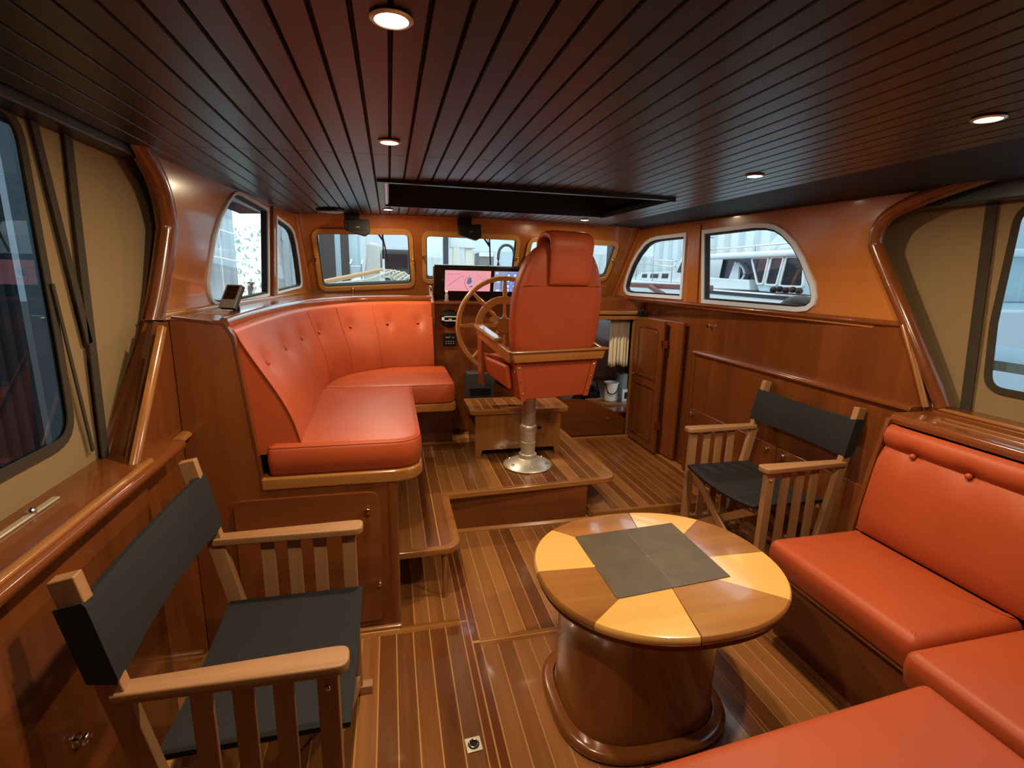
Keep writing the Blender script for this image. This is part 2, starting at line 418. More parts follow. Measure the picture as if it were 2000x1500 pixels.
# ---- side walls, upper part with windows
WL1 = [(2.62, 1.332), (2.785, 1.328), (3.345, 1.345), (3.32, 1.838), (2.86, 1.862), (2.80, 1.85), (2.72, 1.80), (2.63, 1.725), (2.56, 1.63), (2.515, 1.52), (2.49, 1.43), (2.50, 1.385), (2.53, 1.350), (2.57, 1.337)]
WL2 = [(3.52, 1.348), (4.10, 1.368), (4.145, 1.378), (4.155, 1.40), (4.12, 1.47), (4.06, 1.57), (3.98, 1.68), (3.90, 1.75), (3.83, 1.776), (3.76, 1.788), (3.488, 1.815)]
WR1 = [(3.372, 1.354), (4.08, 1.349), (4.15, 1.357), (4.185, 1.385), (4.19, 1.42), (4.15, 1.50), (4.07, 1.61), (3.97, 1.70), (3.86, 1.77), (3.78, 1.796), (3.69, 1.806), (3.335, 1.808)]
WR2 = [(3.133, 1.342), (2.345, 1.342), (2.28, 1.352), (2.245, 1.38), (2.237, 1.42), (2.255, 1.48), (2.332, 1.617), (2.395, 1.70), (2.47, 1.763), (2.53, 1.795), (2.60, 1.811), (2.70, 1.818), (3.15, 1.812)]
Lpil = smoothpath([(1.70, .92, 0), (2.0, 1.27, 0), (2.135, 1.58, 0), (2.145, 1.68, 0), (2.09, 1.79, 0), (1.98, 1.88, 0), (1.90, 1.94, 0)], 8)
Rpil = smoothpath([(1.57, .99, 0), (1.757, 1.335, 0), (1.913, 1.615, 0), (1.940, 1.69, 0), (1.912, 1.776, 0), (1.828, 1.828, 0), (1.70, 1.868, 0), (1.52, 1.91, 0)], 8)
wall_left = struct(MB().holed([(4.42, 1.30), (3.93, 1.90), (3.2, 1.905), (1.96, 1.905)] + [(p.x, p.y) for p in reversed(Lpil) if p.y > 1.28 and p.y < 1.87 and p.x > 1.965] + [(2.02, 1.29)], [WL1, WL2], onL, (-.035, 0, 0)).build('wall_left', 'honey_y'), 'varnished wooden left side wall around two side windows')
wall_right = struct(MB().holed([(4.42, 1.30), (3.93, 1.90), (3.2, 1.905), (1.70, 1.905)] + [(p.x, p.y) for p in reversed(Rpil) if p.y > 1.28 and p.y < 1.86 and p.x > 1.705] + [(1.74, 1.29)], [WR1, WR2], onR, (.035, 0, 0)).build('wall_right', 'honey_y'), 'varnished wooden right side wall around two white framed windows')
window(4, WL1, onL, (1, 0, 0), 'larger left side window beside the navigation gadget', .015, 'white_frame', .010, .008)
window(5, WL2, onL, (1, 0, 0), 'smaller left side window next to the front corner', .015, 'white_frame', .010, .008)
window(6, WR1, onR, (-1, 0, 0), 'smaller right side window with white frame near front corner', .026, 'white_frame', .012, .012)
window(7, WR2, onR, (-1, 0, 0), 'larger right side window with white frame and rounded aft end', .026, 'white_frame', .012, .012)
# posts between the paired side windows
struct(MB().prism([onL(3.40, 1.33), onL(3.44, 1.33), onL(3.425, 1.865), onL(3.385, 1.865)], (.02, 0, 0)).build('trim_1', 'mahogany_z', bevel=.004), 'dark wooden post between the two left side windows')
struct(MB().prism([onR(3.19, 1.33), onR(3.31, 1.33), onR(3.285, 1.86), onR(3.175, 1.86)], (-.012, 0, 0)).build('trim_2', 'honey_z', bevel=.003), 'honey wooden post between the two right side windows')
# lower side walls
lwl = [(4.30, 0), (4.30, 1.315), (1.925, 1.315), (1.615, .93), (1.60, .0)]
struct(MB().prism([(-.745, a, b) for a, b in lwl], (-.03, 0, 0)).build('wall_left_lower', 'mahogany_z'), 'dark mahogany panelling below the left side windows')
struct(MB().add([(-.747, 1.612, .925), (-.747, 1.925, 1.315), (-.865, 2.03, 1.315), (-.88, 1.70, .925), (-.747, 1.63, .925), (-.747, 1.945, 1.315), (-.865, 2.05, 1.315), (-.88, 1.72, .925)], [(0, 1, 2, 3), (7, 6, 5, 4), (0, 3, 7, 4), (1, 5, 6, 2), (3, 2, 6, 7), (0, 4, 5, 1)]).build('trim_16', 'mahogany_z'), 'flat brown board between the left pillar and the golden strip')
struct(MB().box(-.75, -.72, -1.3, 1.61, 0, .93).build('wall_left_aft', 'mahogany_z'), 'dark mahogany side lining behind the near director chair')
struct(MB().prism([(2.22, a, b) for a, b in [(4.30, 0), (4.30, 1.315), (1.765, 1.315), (1.585, .95), (-1.3, .95), (-1.3, 0)]], (.03, 0, 0)).build('wall_right_lower', 'mahogany_z'), 'dark mahogany panelling below the right side windows')
# sills, pillars and mouldings
def halfround(w, d, n=8): return [(-w / 2 * math.cos(PI * k / n), d * math.sin(PI * k / n)) for k in range(n + 1)]
def molding(path, w, d, nrm, name, mat, label):
    # w runs across the path inside the wall plane, d towards nrm
    return struct(MB().sweep(path, halfround(w, d), upv=nrm).build(name, mat, smooth=50), label)
molding([(onR(y, 1.318)[0] + .01, y, 1.318) for y in (1.75, 2.4, 3.0, 3.6, 4.36)], .034, .028, (-1, 0, 0), 'trim_3', 'mahogany_y', 'varnished sill moulding under the right side windows')
molding([(onL(y, 1.335)[0] - .0, y, 1.325) for y in (2.05, 2.7, 3.3, 4.36)], .03, .02, (1, 0, 0), 'trim_4', 'trim_y', 'varnished sill moulding under the left side windows')
molding([Vector(onL(p.x, p.y)) for p in Lpil], .085, .035, (1, 0, 0), 'trim_5', 'mahogany_z', 'bent mahogany pillar at the aft end of the left wall')
molding([Vector(onR(p.x, p.y)) for p in Rpil], .062, .04, (-1, 0, 0), 'trim_6', 'mahogany_z', 'bent mahogany pillar at the aft end of the right wall')
molding([(-.742, 1.585, .93), (-.742, 1.74, 1.12), (-.742, 1.885, 1.30)], .035, .02, (1, 0, 0), 'trim_7', 'trim_z', 'glossy golden edge strip beside the left pillar')
molding([(2.214, 1.600, .985), (2.213, 1.675, 1.15), (2.205, 1.755, 1.32)], .022, .02, (-1, 0, 0), 'trim_8', 'trim_z', 'glossy golden edge strip beside the right pillar')
molding([(-.742, 1.60, .905), (-.742, 1.97, .905)], .03, .03, (1, 0, 0), 'trim_9', 'trim_y', 'short wooden rail running from the left coaming to the bench end')
# corner posts where the side walls meet the front
for nm, xx in (('trim_10', -.635), ('trim_11', 2.025)):
    s_ = 1 if xx < 0 else -1
    struct(MB().prism([(xx - .02, 4.40, 1.30), (xx + .02 * 1.2, 4.40, 1.30), (xx + .024, 3.925, 1.89), (xx - .02, 3.925, 1.89)], (0, -.02, -.012)).build(nm, 'honey_z', bevel=.004), 'wooden corner post between the front wall and the %s wall' % ('left' if xx < 0 else 'right'))
# side deck coamings
cl = MB().sweep([(-.755, -1.3, .92), (-.755, 1.80, .92)], [(-.14, -.02), (.065, -.02), (.078, -.008), (.08, .006), (.072, .018), (.06, .02), (-.14, .02)])
struct(cl.build('trim_12', 'mahogany_y', smooth=50), 'broad varnished coaming cap below the left canvas')
struct(MB().tube([(-.70, -1.3, .938), (-.70, 1.60, .938)], .012, 8).build('trim_13', 'trim_y', smooth=60), 'golden rounded inner edge of the left coaming')
track = thing('canvas_track', (-.805, 1.18, .941), 'small metal track with two screws on the left coaming', 'track')
MB().box(-.812, -.796, 1.02, 1.36, .9405, .947).build('rail', 'brushed', track, bevel=.002)
for yy in (1.14, 1.27): MB().ball((-.804, yy, .95), .011, 8, 5).build('screw', 'chrome', track, smooth=60)
# lower front bulkhead with the opening to the fore cabin
OP = [(1.40, .05), (2.115, .05), (2.115, 1.13), (1.40, 1.13)]
struct(MB().holed([(-.76, 0), (2.24, 0), (2.24, 1.30), (-.76, 1.30)], [OP], lambda a, b: (a, 4.12, b), (0, .03, 0)).build('wall_front_lower', 'mahogany_z'), 'mahogany bulkhead with an opening into the fore cabin')
struct(MB().box(1.36, 2.20, 4.08, 4.12, 1.13, 1.165).box(1.36, 2.20, 4.07, 4.12, 1.175, 1.205).build('trim_14', 'trim_x', bevel=.005), 'double wooden head trim over the fore cabin opening')
struct(MB().box(2.10, 2.135, 4.085, 4.12, .05, 1.135).build('trim_15', 'trim_z', bevel=.005), 'wooden door jamb beside the open folding door')
# aft canvas wall closing the cockpit, fore cabin shell
struct(MB().box(-1.0, 2.5, -1.36, -1.33, -.05, 2.0).build('wall_back', 'canvas'), 'tan canvas closing the cockpit behind the camera')
fc = MB().box(1.2, 2.9, 5.7, 5.73, -.6, 1.13).box(1.2, 1.22, 4.16, 5.73, -.6, 1.13).box(2.85, 2.88, 4.16, 5.73, -.6, .66).box(2.85, 2.88, 4.16, 5.73, 1.05, 1.13).box(2.85, 2.88, 4.16, 4.35, .66, 1.05).box(2.85, 2.88, 5.25, 5.73, .66, 1.05).box(1.2, 2.9, 4.16, 5.73, -.62, -.6).box(1.2, 2.9, 4.152, 5.73, 1.131, 1.139)
struct(fc.build('wall_fore_cabin', 'mahogany_z'), 'dim wooden lining of the fore cabin beyond the opening')
# roof skin keeps daylight out above the planks
struct(MB().box(-1.05, 2.5, -1.4, hy0 - .03, 1.93, 1.95).box(-1.05, hx0 - .03, hy0 - .03, 4.05, 1.93, 1.95).box(hx1 + .03, 2.5, hy0 - .03, 4.05, 1.93, 1.95).box(hx0 - .03, hx1 + .03, hy1 + .03, 4.05, 1.93, 1.95).build('roof', 'white'), 'white outer roof skin above the ceiling planks')

# ---- canvas side screens with clear windows and webbing straps
def screen(name, x, yhi, zlo, winloop, straps, label, vin, org):
    t = thing(name, org, label, 'canvas screen', 'canvas side screens')
    s_ = 1 if x < 0 else -1
    rp = lambda a, b: (x + s_ * .004 * math.sin(9 * a + 3 * b), a, b)
    MB().holed([(-1.32, zlo), (yhi[0], zlo), (yhi[1], 1.93), (-1.32, 1.93)], [winloop], rp, (-s_ * .004, 0, 0)).build('cloth', 'canvas', t)
    MB().holed(inset(winloop, -.022), [inset(winloop, .004)], lambda a, b: (x + s_ * .007, a, b), (-s_ * .004, 0, 0)).build('window_binding', 'webbing', t)
    MB().prism([(x - s_ * .001, a, b) for a, b in inset(winloop, -.01)], (-s_ * .0015, 0, 0)).build('clear_panel', vin, t)
    for (a, b, w) in straps:
        a = Vector((x + s_ * .012, *a)); b = Vector((x + s_ * .012, *b))
        MB().bar(a, b, w, .004, (1, 0, 0)).build('strap', 'webbing', t)
    return t
screen('canvas_screen', -.85, (2.30, 2.40), .935, quad([(.30, 1.05), (1.53, 1.05), (1.535, 1.30), (1.525, 1.84), (.30, 1.84)], [.05, .07, 0, .07, .05]), [((1.655, .94), (1.72, 1.90), .036), ((1.665, 1.28), (1.575, 1.86), .028), ((1.60, .98), (1.545, 1.45), .012)], 'tan canvas side screen with smoky window behind the near director chair', 'vinyl_smoky', (-.85, .6, .935))
screen('canvas_screen', 2.35, (2.10, 2.20), .985, quad([(.2, 1.10), (1.475, 1.10), (1.50, 1.35), (1.50, 1.79), (.2, 1.79)], [.05, .06, 0, .06, .05]), [((1.535, .985), (1.605, 1.86), .042)], 'tan canvas side screen with clear window behind the right sofa', 'vinyl_clear', (2.35, .6, .985))

struct(MB().box(-.90, -.785, -1.3, 2.0, 1.842, 1.893).build('trim_17', 'ceiling_paint', bevel=.006), 'dark header beam above the left canvas screen')
struct(MB().box(2.245, 2.38, -1.3, 1.80, 1.818, 1.888).build('trim_18', 'ceiling_paint', bevel=.006), 'dark header beam above the right canvas screen')
# ---- downlights: each lamp is a trim ring, a lens and its own light
def downlight(x, y, label):
    z = ZCEIL(x) - .001
    t = thing('downlight', (x, y, z), label, 'lamp', 'warm round downlights in the plank ceiling')
    MB().lathe([(.026, .0), (.033, .0), (.035, -.003), (.033, -.005), (.0275, -.006), (.026, -.004)], (x, y, z), 24).build('trim_ring', 'brushed', t, smooth=40)
    MB().lathe([(.0005, -.0055), (.020, -.0055), (.0268, -.0045), (.0268, -.002), (.0005, -.002)], (x, y, z), 20).build('lens', 'lamp_glow', t)
    ld = bpy.data.lights.new('downlight_beam', 'AREA'); ld.shape = 'DISK'; ld.size = .05; ld.energy = LAMP_W; ld.color = LAMP_COL
    lo = bpy.data.objects.new('downlight_beam', ld); C.objects.link(lo); lo.parent = t; lo.location = (0, 0, -.012)
for x, y, lab in [(.015, .93, 'large warm downlight at the top of the view'), (.012, 1.735, 'warm downlight just aft of the roof hatch'), (.005, 3.53, 'small warm downlight at the left front corner of the roof hatch'),
                  (1.38, 3.56, 'small warm downlight above the helm chair headrest'), (1.39, 1.80, 'warm downlight over the right side near the larger window'), (1.42, 1.02, 'warm downlight nearest the right sofa')
                  ]:
    downlight(x, y, lab)
# ================================================================== helm platform
PZ = .268
plat = thing('helm_platform', (.7, 3.2, 0), 'raised teak helm platform with a lower step wing toward the locker', 'platform')
outl = [(.0, 2.085), (.292, 2.085), (.292, 2.655), (1.365, 2.715), (1.335, 4.118), (.0, 4.118)]
pr = roundpoly(outl, [0, .10, .012, .10, 0, 0], 7)
pin = roundpoly([(.0, 2.12), (.257, 2.12), (.257, 2.69), (1.328, 2.75), (1.30, 4.118), (.0, 4.118)], [0, .07, .01, .07, 0, 0], 7)
MB().prism([(a, b, PZ - .034) for a, b in pin], (0, 0, .0326)).build('deck_base', 'strip', plat)
nos = MB()
k0 = 0
# nosing ring follows the open aft and right-hand edges
edge = [p for p in pr if p[1] < 4.1]; edge_i = [p for p in pin if p[1] < 4.1]
ring = edge + [(1.335, 4.117)] + [(1.30, 4.117)] + edge_i[::-1]
nos.prism([(a, b, PZ - .032) for a, b in ring], (0, 0, .033))
nos.build('nosing', 'trim_x', plat, bevel=.006)
cells = [(.004 + i * .0635, .0635) for i in range(4)] + [(.258 + i * .0716, .0716) for i in range(15)]
for xa, p_ in cells:
    xm = xa + p_ / 2
    y0 = 2.115 if xm < .257 else (2.69 + (xm - .29) * .056 - .004)
    plank(plat, xm, y0, 3.80 if xm > .32 else 4.10, PZ, p_ - .0058)
MB().box(.31, 1.16, 2.715, 2.74, .0, PZ - .03).build('riser', 'mahogany_x', plat)
MB().box(.31, .33, 2.74, 4.10, .0, PZ - .03).build('side_panel', 'mahogany_y', plat)
MB().box(1.14, 1.16, 2.74, 4.10, .0, PZ - .03).build('side_panel', 'mahogany_y', plat)
MB().prism([(.30, 2.716, 0), (.30, 2.694, 0), (.30, 2.694, .006), (.30, 2.708, .018), (.30, 2.716, .018)], (.88, 0, 0)).build('foot_trim', 'trim_x', plat, smooth=40)
MB().lathe([(.010, 0), (.012, .004), (.009, .06), (.010, .15), (.013, .2), (.015, .236)], (.212, 2.118, .0), 12).build('leg', 'trim_z', plat, smooth=50)

# ================================================================== curved bench on the left
bench = thing('bench_base', (-.3, 2.6, 0), 'dark mahogany locker base and end panel of the curved orange bench', 'bench')
endp = [(-.742, .0), (-.02, .0), (-.02, .668), (-.497, .69), (-.548, 1.262), (-.575, 1.305), (-.742, 1.322)]
MB().prism([(a, 1.962, b) for a, b in endp], (0, .028, 0)).build('end_panel', 'mahogany_z', bench)
MB().sweep([(-.492, 1.976, .70), (-.545, 1.976, 1.26), (-.572, 1.976, 1.308), (-.735, 1.976, 1.33)], [(-.016, -.006), (.016, -.006), (.016, .002), (0, .004), (-.016, .002)], upv=(.99, 0, .1)).build('end_edge', 'mahogany_z', bench, smooth=50)
door = MB().holed(quad([(-.60, .045), (-.062, .045), (-.062, .632), (-.60, .632)], [.03, .03, .05, .03]), [], lambda a, b: (a, 1.952, b), (0, .010, 0)).build('locker_door', 'mahogany_x', bench, bevel=.003)
MB().lathe([(.001, .02), (.009, .02), (.014, .016), (.013, .010), (.006, .006), (.008, 0), (.001, 0)], (-.112, 1.952, .556), 14, Matrix.Rotation(PI / 2, 3, 'X')).build('knob', 'brass', door, smooth=60)
MB().lathe([(.001, .012), (.006, .012), (.009, .008), (.005, 0), (.001, 0)], (-.075, 1.95, .22), 10, Matrix.Rotation(PI / 2, 3, 'X')).build('catch', 'chrome', door, smooth=60)
MB().lathe([(.028, .0), (.028, .665)], (-.018, 1.985, 0), 20).build('corner_post', 'mahogany_z', bench, smooth=60)
MB().box(-.74, .0, 1.99, 3.56, .0, .664).build('locker_box', 'mahogany_y', bench)
MB().box(-.735, .012, 1.940, 1.962, 0, .014).build('foot_trim', 'trim_x', bench, bevel=.006)
MB().box(.0, .42, 3.52, 3.60, PZ, .664).build('front_base', 'mahogany_x', bench, bevel=.006)
MB().box(.02, .445, 3.50, 3.53, PZ, PZ + .024).build('foot_trim', 'trim_x', bench, bevel=.006)
rim = roundpoly([(-.50, 1.955), (.118, 1.955), (.118, 2.985), (.382, 2.985), (.382, 3.58), (-.50, 3.58)], [0, .13, .04, .06, .02, 0], 8)
MB().prism([(a, b, .665) for a, b in rim], (0, 0, .052)).build('seat_rim', 'trim_x', bench, bevel=.010, seg=3)
MB().box(-.74, -.50, 1.99, 3.70, .664, .70).build('back_board', 'mahogany_y', bench)

def cushion(name, poly, rads, z0, z1, label, org, crown=.012, bev=.028, mat='leather', pipe=True, cat='cushion', grp='orange leather seat cushions'):
    p = roundpoly(poly, rads, 7)
    cx = sum(a for a, b in p) / len(p); cy = sum(b for a, b in p) / len(p)
    t = thing(name, org, label, cat, grp)
    # crowned top as concentric rings, soft rounded shoulder
    h = z1 - z0; rows = []
    def ringat(d, z): return [(a, b, z) for a, b in (inset(p, d) if abs(d) > 1e-6 else p)]
    rows.append(ringat(.012, z0)); rows.append(ringat(.002, z0 + .012)); rows.append(ringat(-.004, z0 + h * .5))
    for k in range(1, 7):
        a = PI / 2 * k / 6
        rows.append(ringat(bev * (1 - math.cos(a)) - .002 * (1 - k / 6), z1 - bev + bev * math.sin(a)))
    base = inset(p, bev)
    for k in range(1, 9):
        s = 1 - k / 8.0 * .97
        rows.append([(cx + (a - cx) * s, cy + (b - cy) * s, z1 + crown * (1 - s ** 2)) for a, b in base])
    mb = MB().grid(rows, close_v=True)
    n = len(p); mb.f.append(tuple(range(n))[::-1]); L = len(rows) - 1; mb.f.append(tuple(range(L * n, L * n + n)))
    body = mb.build('cover', mat, t, smooth=60)
    if pipe:
        MB().tube([(a, b, z1 - bev * .35) for a, b in inset(p, bev * .22)], .0035, 6, True).build('piping', 'leather_back', t, smooth=80)
    return t
cushion('seat_cushion', [(-.47, 1.962), (.112, 1.962), (.112, 2.965), (-.44, 2.965)], [.02, .12, .03, .02], .718, .842, 'orange leather seat cushion on the locker side of the curved bench', (-.2, 2.45, .718))
cushion('seat_cushion', [(-.44, 2.972), (.375, 2.985), (.375, 3.60), (.0, 3.62), (-.36, 3.36)], [.03, .07, .03, .1, .1], .718, .842, 'orange leather seat cushion beside the helm console', (.0, 3.2, .718))
# curved backrest, lofted along the bench
Bp = smoothpath([(-.350, 1.995, 0), (-.355, 2.4, 0), (-.375, 2.90, 0), (-.32, 3.22, 0), (-.13, 3.46, 0), (.08, 3.555, 0), (.298, 3.60, 0)], 12)
Tp = smoothpath([(-.545, 1.995, 0), (-.535, 2.4, 0), (-.490, 2.90, 0), (-.405, 3.22, 0), (-.20, 3.58, 0), (.05, 3.75, 0), (.298, 3.79, 0)], 12)
bt = thing('back_cushion', (-.4, 2.8, .84), 'long curved orange leather backrest with buttons on the left bench', 'cushion')
NS = len(Bp); btn = []
def back_pt(i, t):
    B = Bp[i]; T = Tp[i]; d = (B - T); d.normalize()
    bul = .020 * math.sin(PI * min(1, t * 1.05)) + .006 * math.sin(2 * PI * t)
    p = B.lerp(T, t) + d * bul
    return Vector((p.x, p.y, .832 + (1.268 - .832) * t))
BUT = [(6, .68), (15, .70), (23, .70), (33, .70), (44, .70), (56, .70), (66, .70)]
rows = []
for i in range(NS):
    B = Bp[i]; T = Tp[i]; d = (B - T).normalized(); r = []
    r.append(Vector((T.x, T.y, .80)) + d * .035); r.append(Vector((B.x, B.y, .80)) - d * .02)
    for k in range(17):
        t = k / 16; p = back_pt(i, t)
        for bi, btv in BUT:
            q = (abs(i - bi) * .03) ** 2 + ((t - btv) * .44) ** 2
            p -= d * .020 * math.exp(-q / .0022)
        r.append(p)
    top = r[-1]
    for a in (.35, .7, 1.0): r.append(top + Vector((0, 0, .022 * math.sin(a * PI / 2))) - d * .045 * a * a)
    r.append(Vector((T.x, T.y, 1.10)) - d * .03)
    rows.append(r)
mb = MB().grid(rows, close_v=True); m_ = len(rows[0]); mb.f.append(tuple(range(m_))); mb.f.append(tuple(range((NS - 1) * m_, NS * m_)))
mb.build('cover', 'leather', bt, smooth=50)
for bi, btv in BUT:
    d = (Bp[bi] - Tp[bi]).normalized(); p = back_pt(bi, btv) - d * .016
    MB().ball(p, .011, 10, 6).build('button', 'leather', bt, smooth=80)
for i in (0, 30, 41, 52):
    o_ = (Bp[min(i + 1, NS - 1)] - Bp[max(i - 1, 0)]).normalized() * (-.001 if i == 0 else 0)
    pts = [back_pt(i, k / 14) + o_ for k in range(15)]
    d = (Bp[i] - Tp[i]).normalized()
    MB().tube([p + d * .0005 for p in pts], .0016 if i else .004, 6).build('seam', 'leather', bt, smooth=80)
# varnished shelf behind the backrest
inner = smoothpath([(-.575, 1.97, 0), (-.572, 2.4, 0), (-.53, 2.90, 0), (-.445, 3.22, 0), (-.235, 3.61, 0), (.04, 3.80, 0), (.30, 3.835, 0)], 8)
sh = [(p.x, p.y) for p in inner] + [(.30, 4.125), (2.20, 4.125), (2.13, 4.39), (-.66, 4.39), (-.735, 3.2), (-.742, 2.4), (-.742, 1.97)]
shelf = thing('window_shelf', (-.3, 3.8, 1.30), 'glossy dark wooden shelf behind the curved bench under the windows', 'shelf')
MB().prism([(a, b, 1.296) for a, b in sh], (0, 0, .022)).build('board', 'mahogany_y', shelf)
MB().sweep([Vector((p.x, p.y, 1.303)) for p in inner], [(-.012, -.022), (.012, -.022), (.017, 0), (.012, .020), (0, .026), (-.012, .020)]).build('edge_moulding', 'mahogany_x', shelf, smooth=60)
MB().prism([(XL(y, 1.318) - .004, y, 1.318) for y in (1.97, 3.0, 4.3)] + [(-.742 + .008, y, 1.318) for y in (4.3, 3.0, 1.97)], (0, 0, .001)).build('wall_joint', 'trim_y', shelf)

# ================================================================== helm console
con = thing('helm_console', (.82, 3.95, PZ), 'mahogany helm console carrying the wheel and display screens', 'console')
MB().box(.325, 1.31, 3.80, 4.115, PZ, 1.270).build('body', 'mahogany_z', con, bevel=.004)
MB().box(.325, 1.33, 3.765, 4.115, 1.268, 1.290).build('dash_top', 'mahogany_x', con, bevel=.006)
chk = [(3.745, PZ), (3.745, 1.285), (3.80, 1.300), (3.98, 1.395), (4.11, 1.40), (4.11, PZ)]
for xx in (.292, 1.312): MB().prism([(xx, a, b) for a, b in chk], (.028, 0, 0)).build('side_cheek', 'mahogany_z', con, bevel=.006)
vent = MB().lathe([(.001, .012), (.058, .012), (.068, .006), (.068, 0), (.001, 0)], (.432, 3.80, 1.163), 32, Matrix.Rotation(PI / 2, 3, 'X')).build('round_vent', 'black', con, smooth=40)
MB().box(.372, .492, 3.782, 3.788, 1.163 + .012, 1.163 + .018).box(.372, .492, 3.782, 3.788, 1.163 - .018, 1.163 - .012).box(.372, .392, 3.782, 3.788, 1.163 - .018, 1.163 + .018).box(.425, .432, 3.782, 3.788, 1.155, 1.163).box(.437, .446, 3.782, 3.788, 1.155, 1.163).build('vent_emblem', 'white', vent)
pan = MB().box(.384, .484, 3.79, 3.802, .955, 1.055).build('switch_panel', 'black', con, bevel=.003)
MB().box(.40, .436, 3.786, 3.791, 1.018, 1.026).build('readout', 'grey_plastic', pan)
MB().box(.45, .466, 3.786, 3.791, 1.018, 1.024).build('readout', 'grey_plastic', pan)
for r_ in range(2):
    for k in range(4): MB().box(.402 + k * .018, .412 + k * .018, 3.786, 3.791, .972 + r_ * .016, .979 + r_ * .016).build('switch', 'grey_plastic', pan)
gl = MB().box(.55, .76, 3.70, 3.80, .56, .76).build('foot_heater', 'dark_grey', con, bevel=.01)
MB().box(.575, .735, 3.695, 3.702, .585, .64).build('heater_slot', 'black', gl)
# chart plotter
pl_ = thing('chart_display', (.8, 3.96, 1.29), 'wide black glass display with a pink sea chart and engine gauges', 'display')
rx = Matrix.Rotation(math.atan2(.085, .265), 3, 'X')   # leaning away from the helm
dc = Vector((.80, 3.975, 1.425))
def dsp(u, v, w=0): return dc + rx @ Vector((u, -.016 - w, v))
def slab(b, u0, u1, v0, v1, w0, w1):
    ps = [dsp(u, v, w) for w in (w0, w1) for v in (v0, v1) for u in (u0, u1)]
    return b.add(ps, [(0, 2, 3, 1), (4, 5, 7, 6), (0, 1, 5, 4), (2, 6, 7, 3), (0, 4, 6, 2), (1, 3, 7, 5)])
slab(MB(), -.468, .468, -.138, .140, -.035, 0).build('housing', 'black_gloss', pl_, bevel=.010, seg=3)
slab(MB(), -.474, -.468, -.138, .132, -.03, .001).build('edge_strip', 'chrome', pl_)
emit('scr_pink', (.90, .36, .42, 1), .95); emit('scr_pink_dark', (.55, .20, .30, 1), .7); emit('scr_water', (.10, .22, .36, 1), .8); emit('scr_lilac', (.38, .42, .66, 1), .8); emit('scr_blue', (.10, .25, .85, 1), .9); emit('scr_white', (.85, .9, 1, 1), .95); emit('scr_red', (.85, .14, .12, 1), .8)
s1 = slab(MB(), -.385, -.028, -.060, .104, 0, .002).build('chart_screen', 'scr_pink', pl_)
s2 = slab(MB(), .0, .36, -.060, .104, 0, .002).build('gauge_screen', 'scr_lilac', pl_)
def strip2(pts, w, mat, par, name):
    b = MB()
    for a, c in zip(pts[:-1], pts[1:]):
        a = Vector(a); c = Vector(c); d = (c - a).normalized(); nn = Vector((-d.y, d.x)) * w / 2
        b.add([dsp(*q, .003) for q in (a - nn, c - nn, c + nn, a + nn)], [(0, 1, 2, 3)])
    b.build(name, mat, par)
strip2([(-.36, -.02), (-.31, .02), (-.27, .05), (-.24, .06)], .004, 'scr_pink_dark', s1, 'chart_road')
strip2([(-.19, .065), (-.225, .04), (-.232, .01), (-.225, -.02), (-.20, -.055)], .0045, 'scr_pink_dark', s1, 'chart_road')
strip2([(-.13, .07), (-.09, .03), (-.06, .05), (-.04, .02)], .0025, 'scr_pink_dark', s1, 'chart_road')
strip2([(-.37, .07), (-.30, .075), (-.26, .082)], .0025, 'scr_pink_dark', s1, 'chart_road')
MB().add([dsp(*q, .003) for q in [(-.215, .0), (-.195, -.004), (-.175, .012), (-.182, .05), (-.195, .053), (-.21, .035)]], [tuple(range(6))]).build('chart_water', 'scr_water', s1)
MB().add([dsp(*q, .003) for q in [(-.195, -.025), (-.17, -.028), (-.165, -.018), (-.185, -.014)]], [tuple(range(4))]).build('chart_water', 'scr_water', s1)
for k in range(16):
    u = random.uniform(-.15, -.05); v = random.uniform(-.045, .085); a = random.uniform(0, PI); l = random.uniform(.004, .012)
    strip2([(u, v), (u + l * math.cos(a), v + l * math.sin(a))], .0025, ('scr_pink_dark', 'scr_red')[k % 2], s1, 'chart_mark')
for k, (u, v) in enumerate([(u, v) for v in (.075, .03, -.015, -.045) for u in (.115, .165)]):
    if v == -.045 and u > .12: continue
    cvs = [dsp(u + .021 * math.cos(2 * PI * j / 20), v + .021 * math.sin(2 * PI * j / 20), .003) for j in range(20)]
    MB().add(cvs, [tuple(range(20))]).build('gauge_dial', 'scr_blue', s2)
    cvs = [dsp(u + .011 * math.cos(2 * PI * j / 16), v + .011 * math.sin(2 * PI * j / 16), .0036) for j in range(16)]
    MB().add(cvs, [tuple(range(16))]).build('gauge_face', 'scr_white', s2)
strip2([(.02, -.05), (.05, -.05)], .014, 'scr_white', s2, 'gauge_bar'); strip2([(.01, .09), (.03, .09)], .012, 'scr_white', s2, 'gauge_bar'); strip2([(.02, .03), (.045, .03)], .03, 'scr_white', s2, 'gauge_bar'); strip2([(.06, -.045), (.06, .04)], .012, 'scr_water', s2, 'gauge_bar')
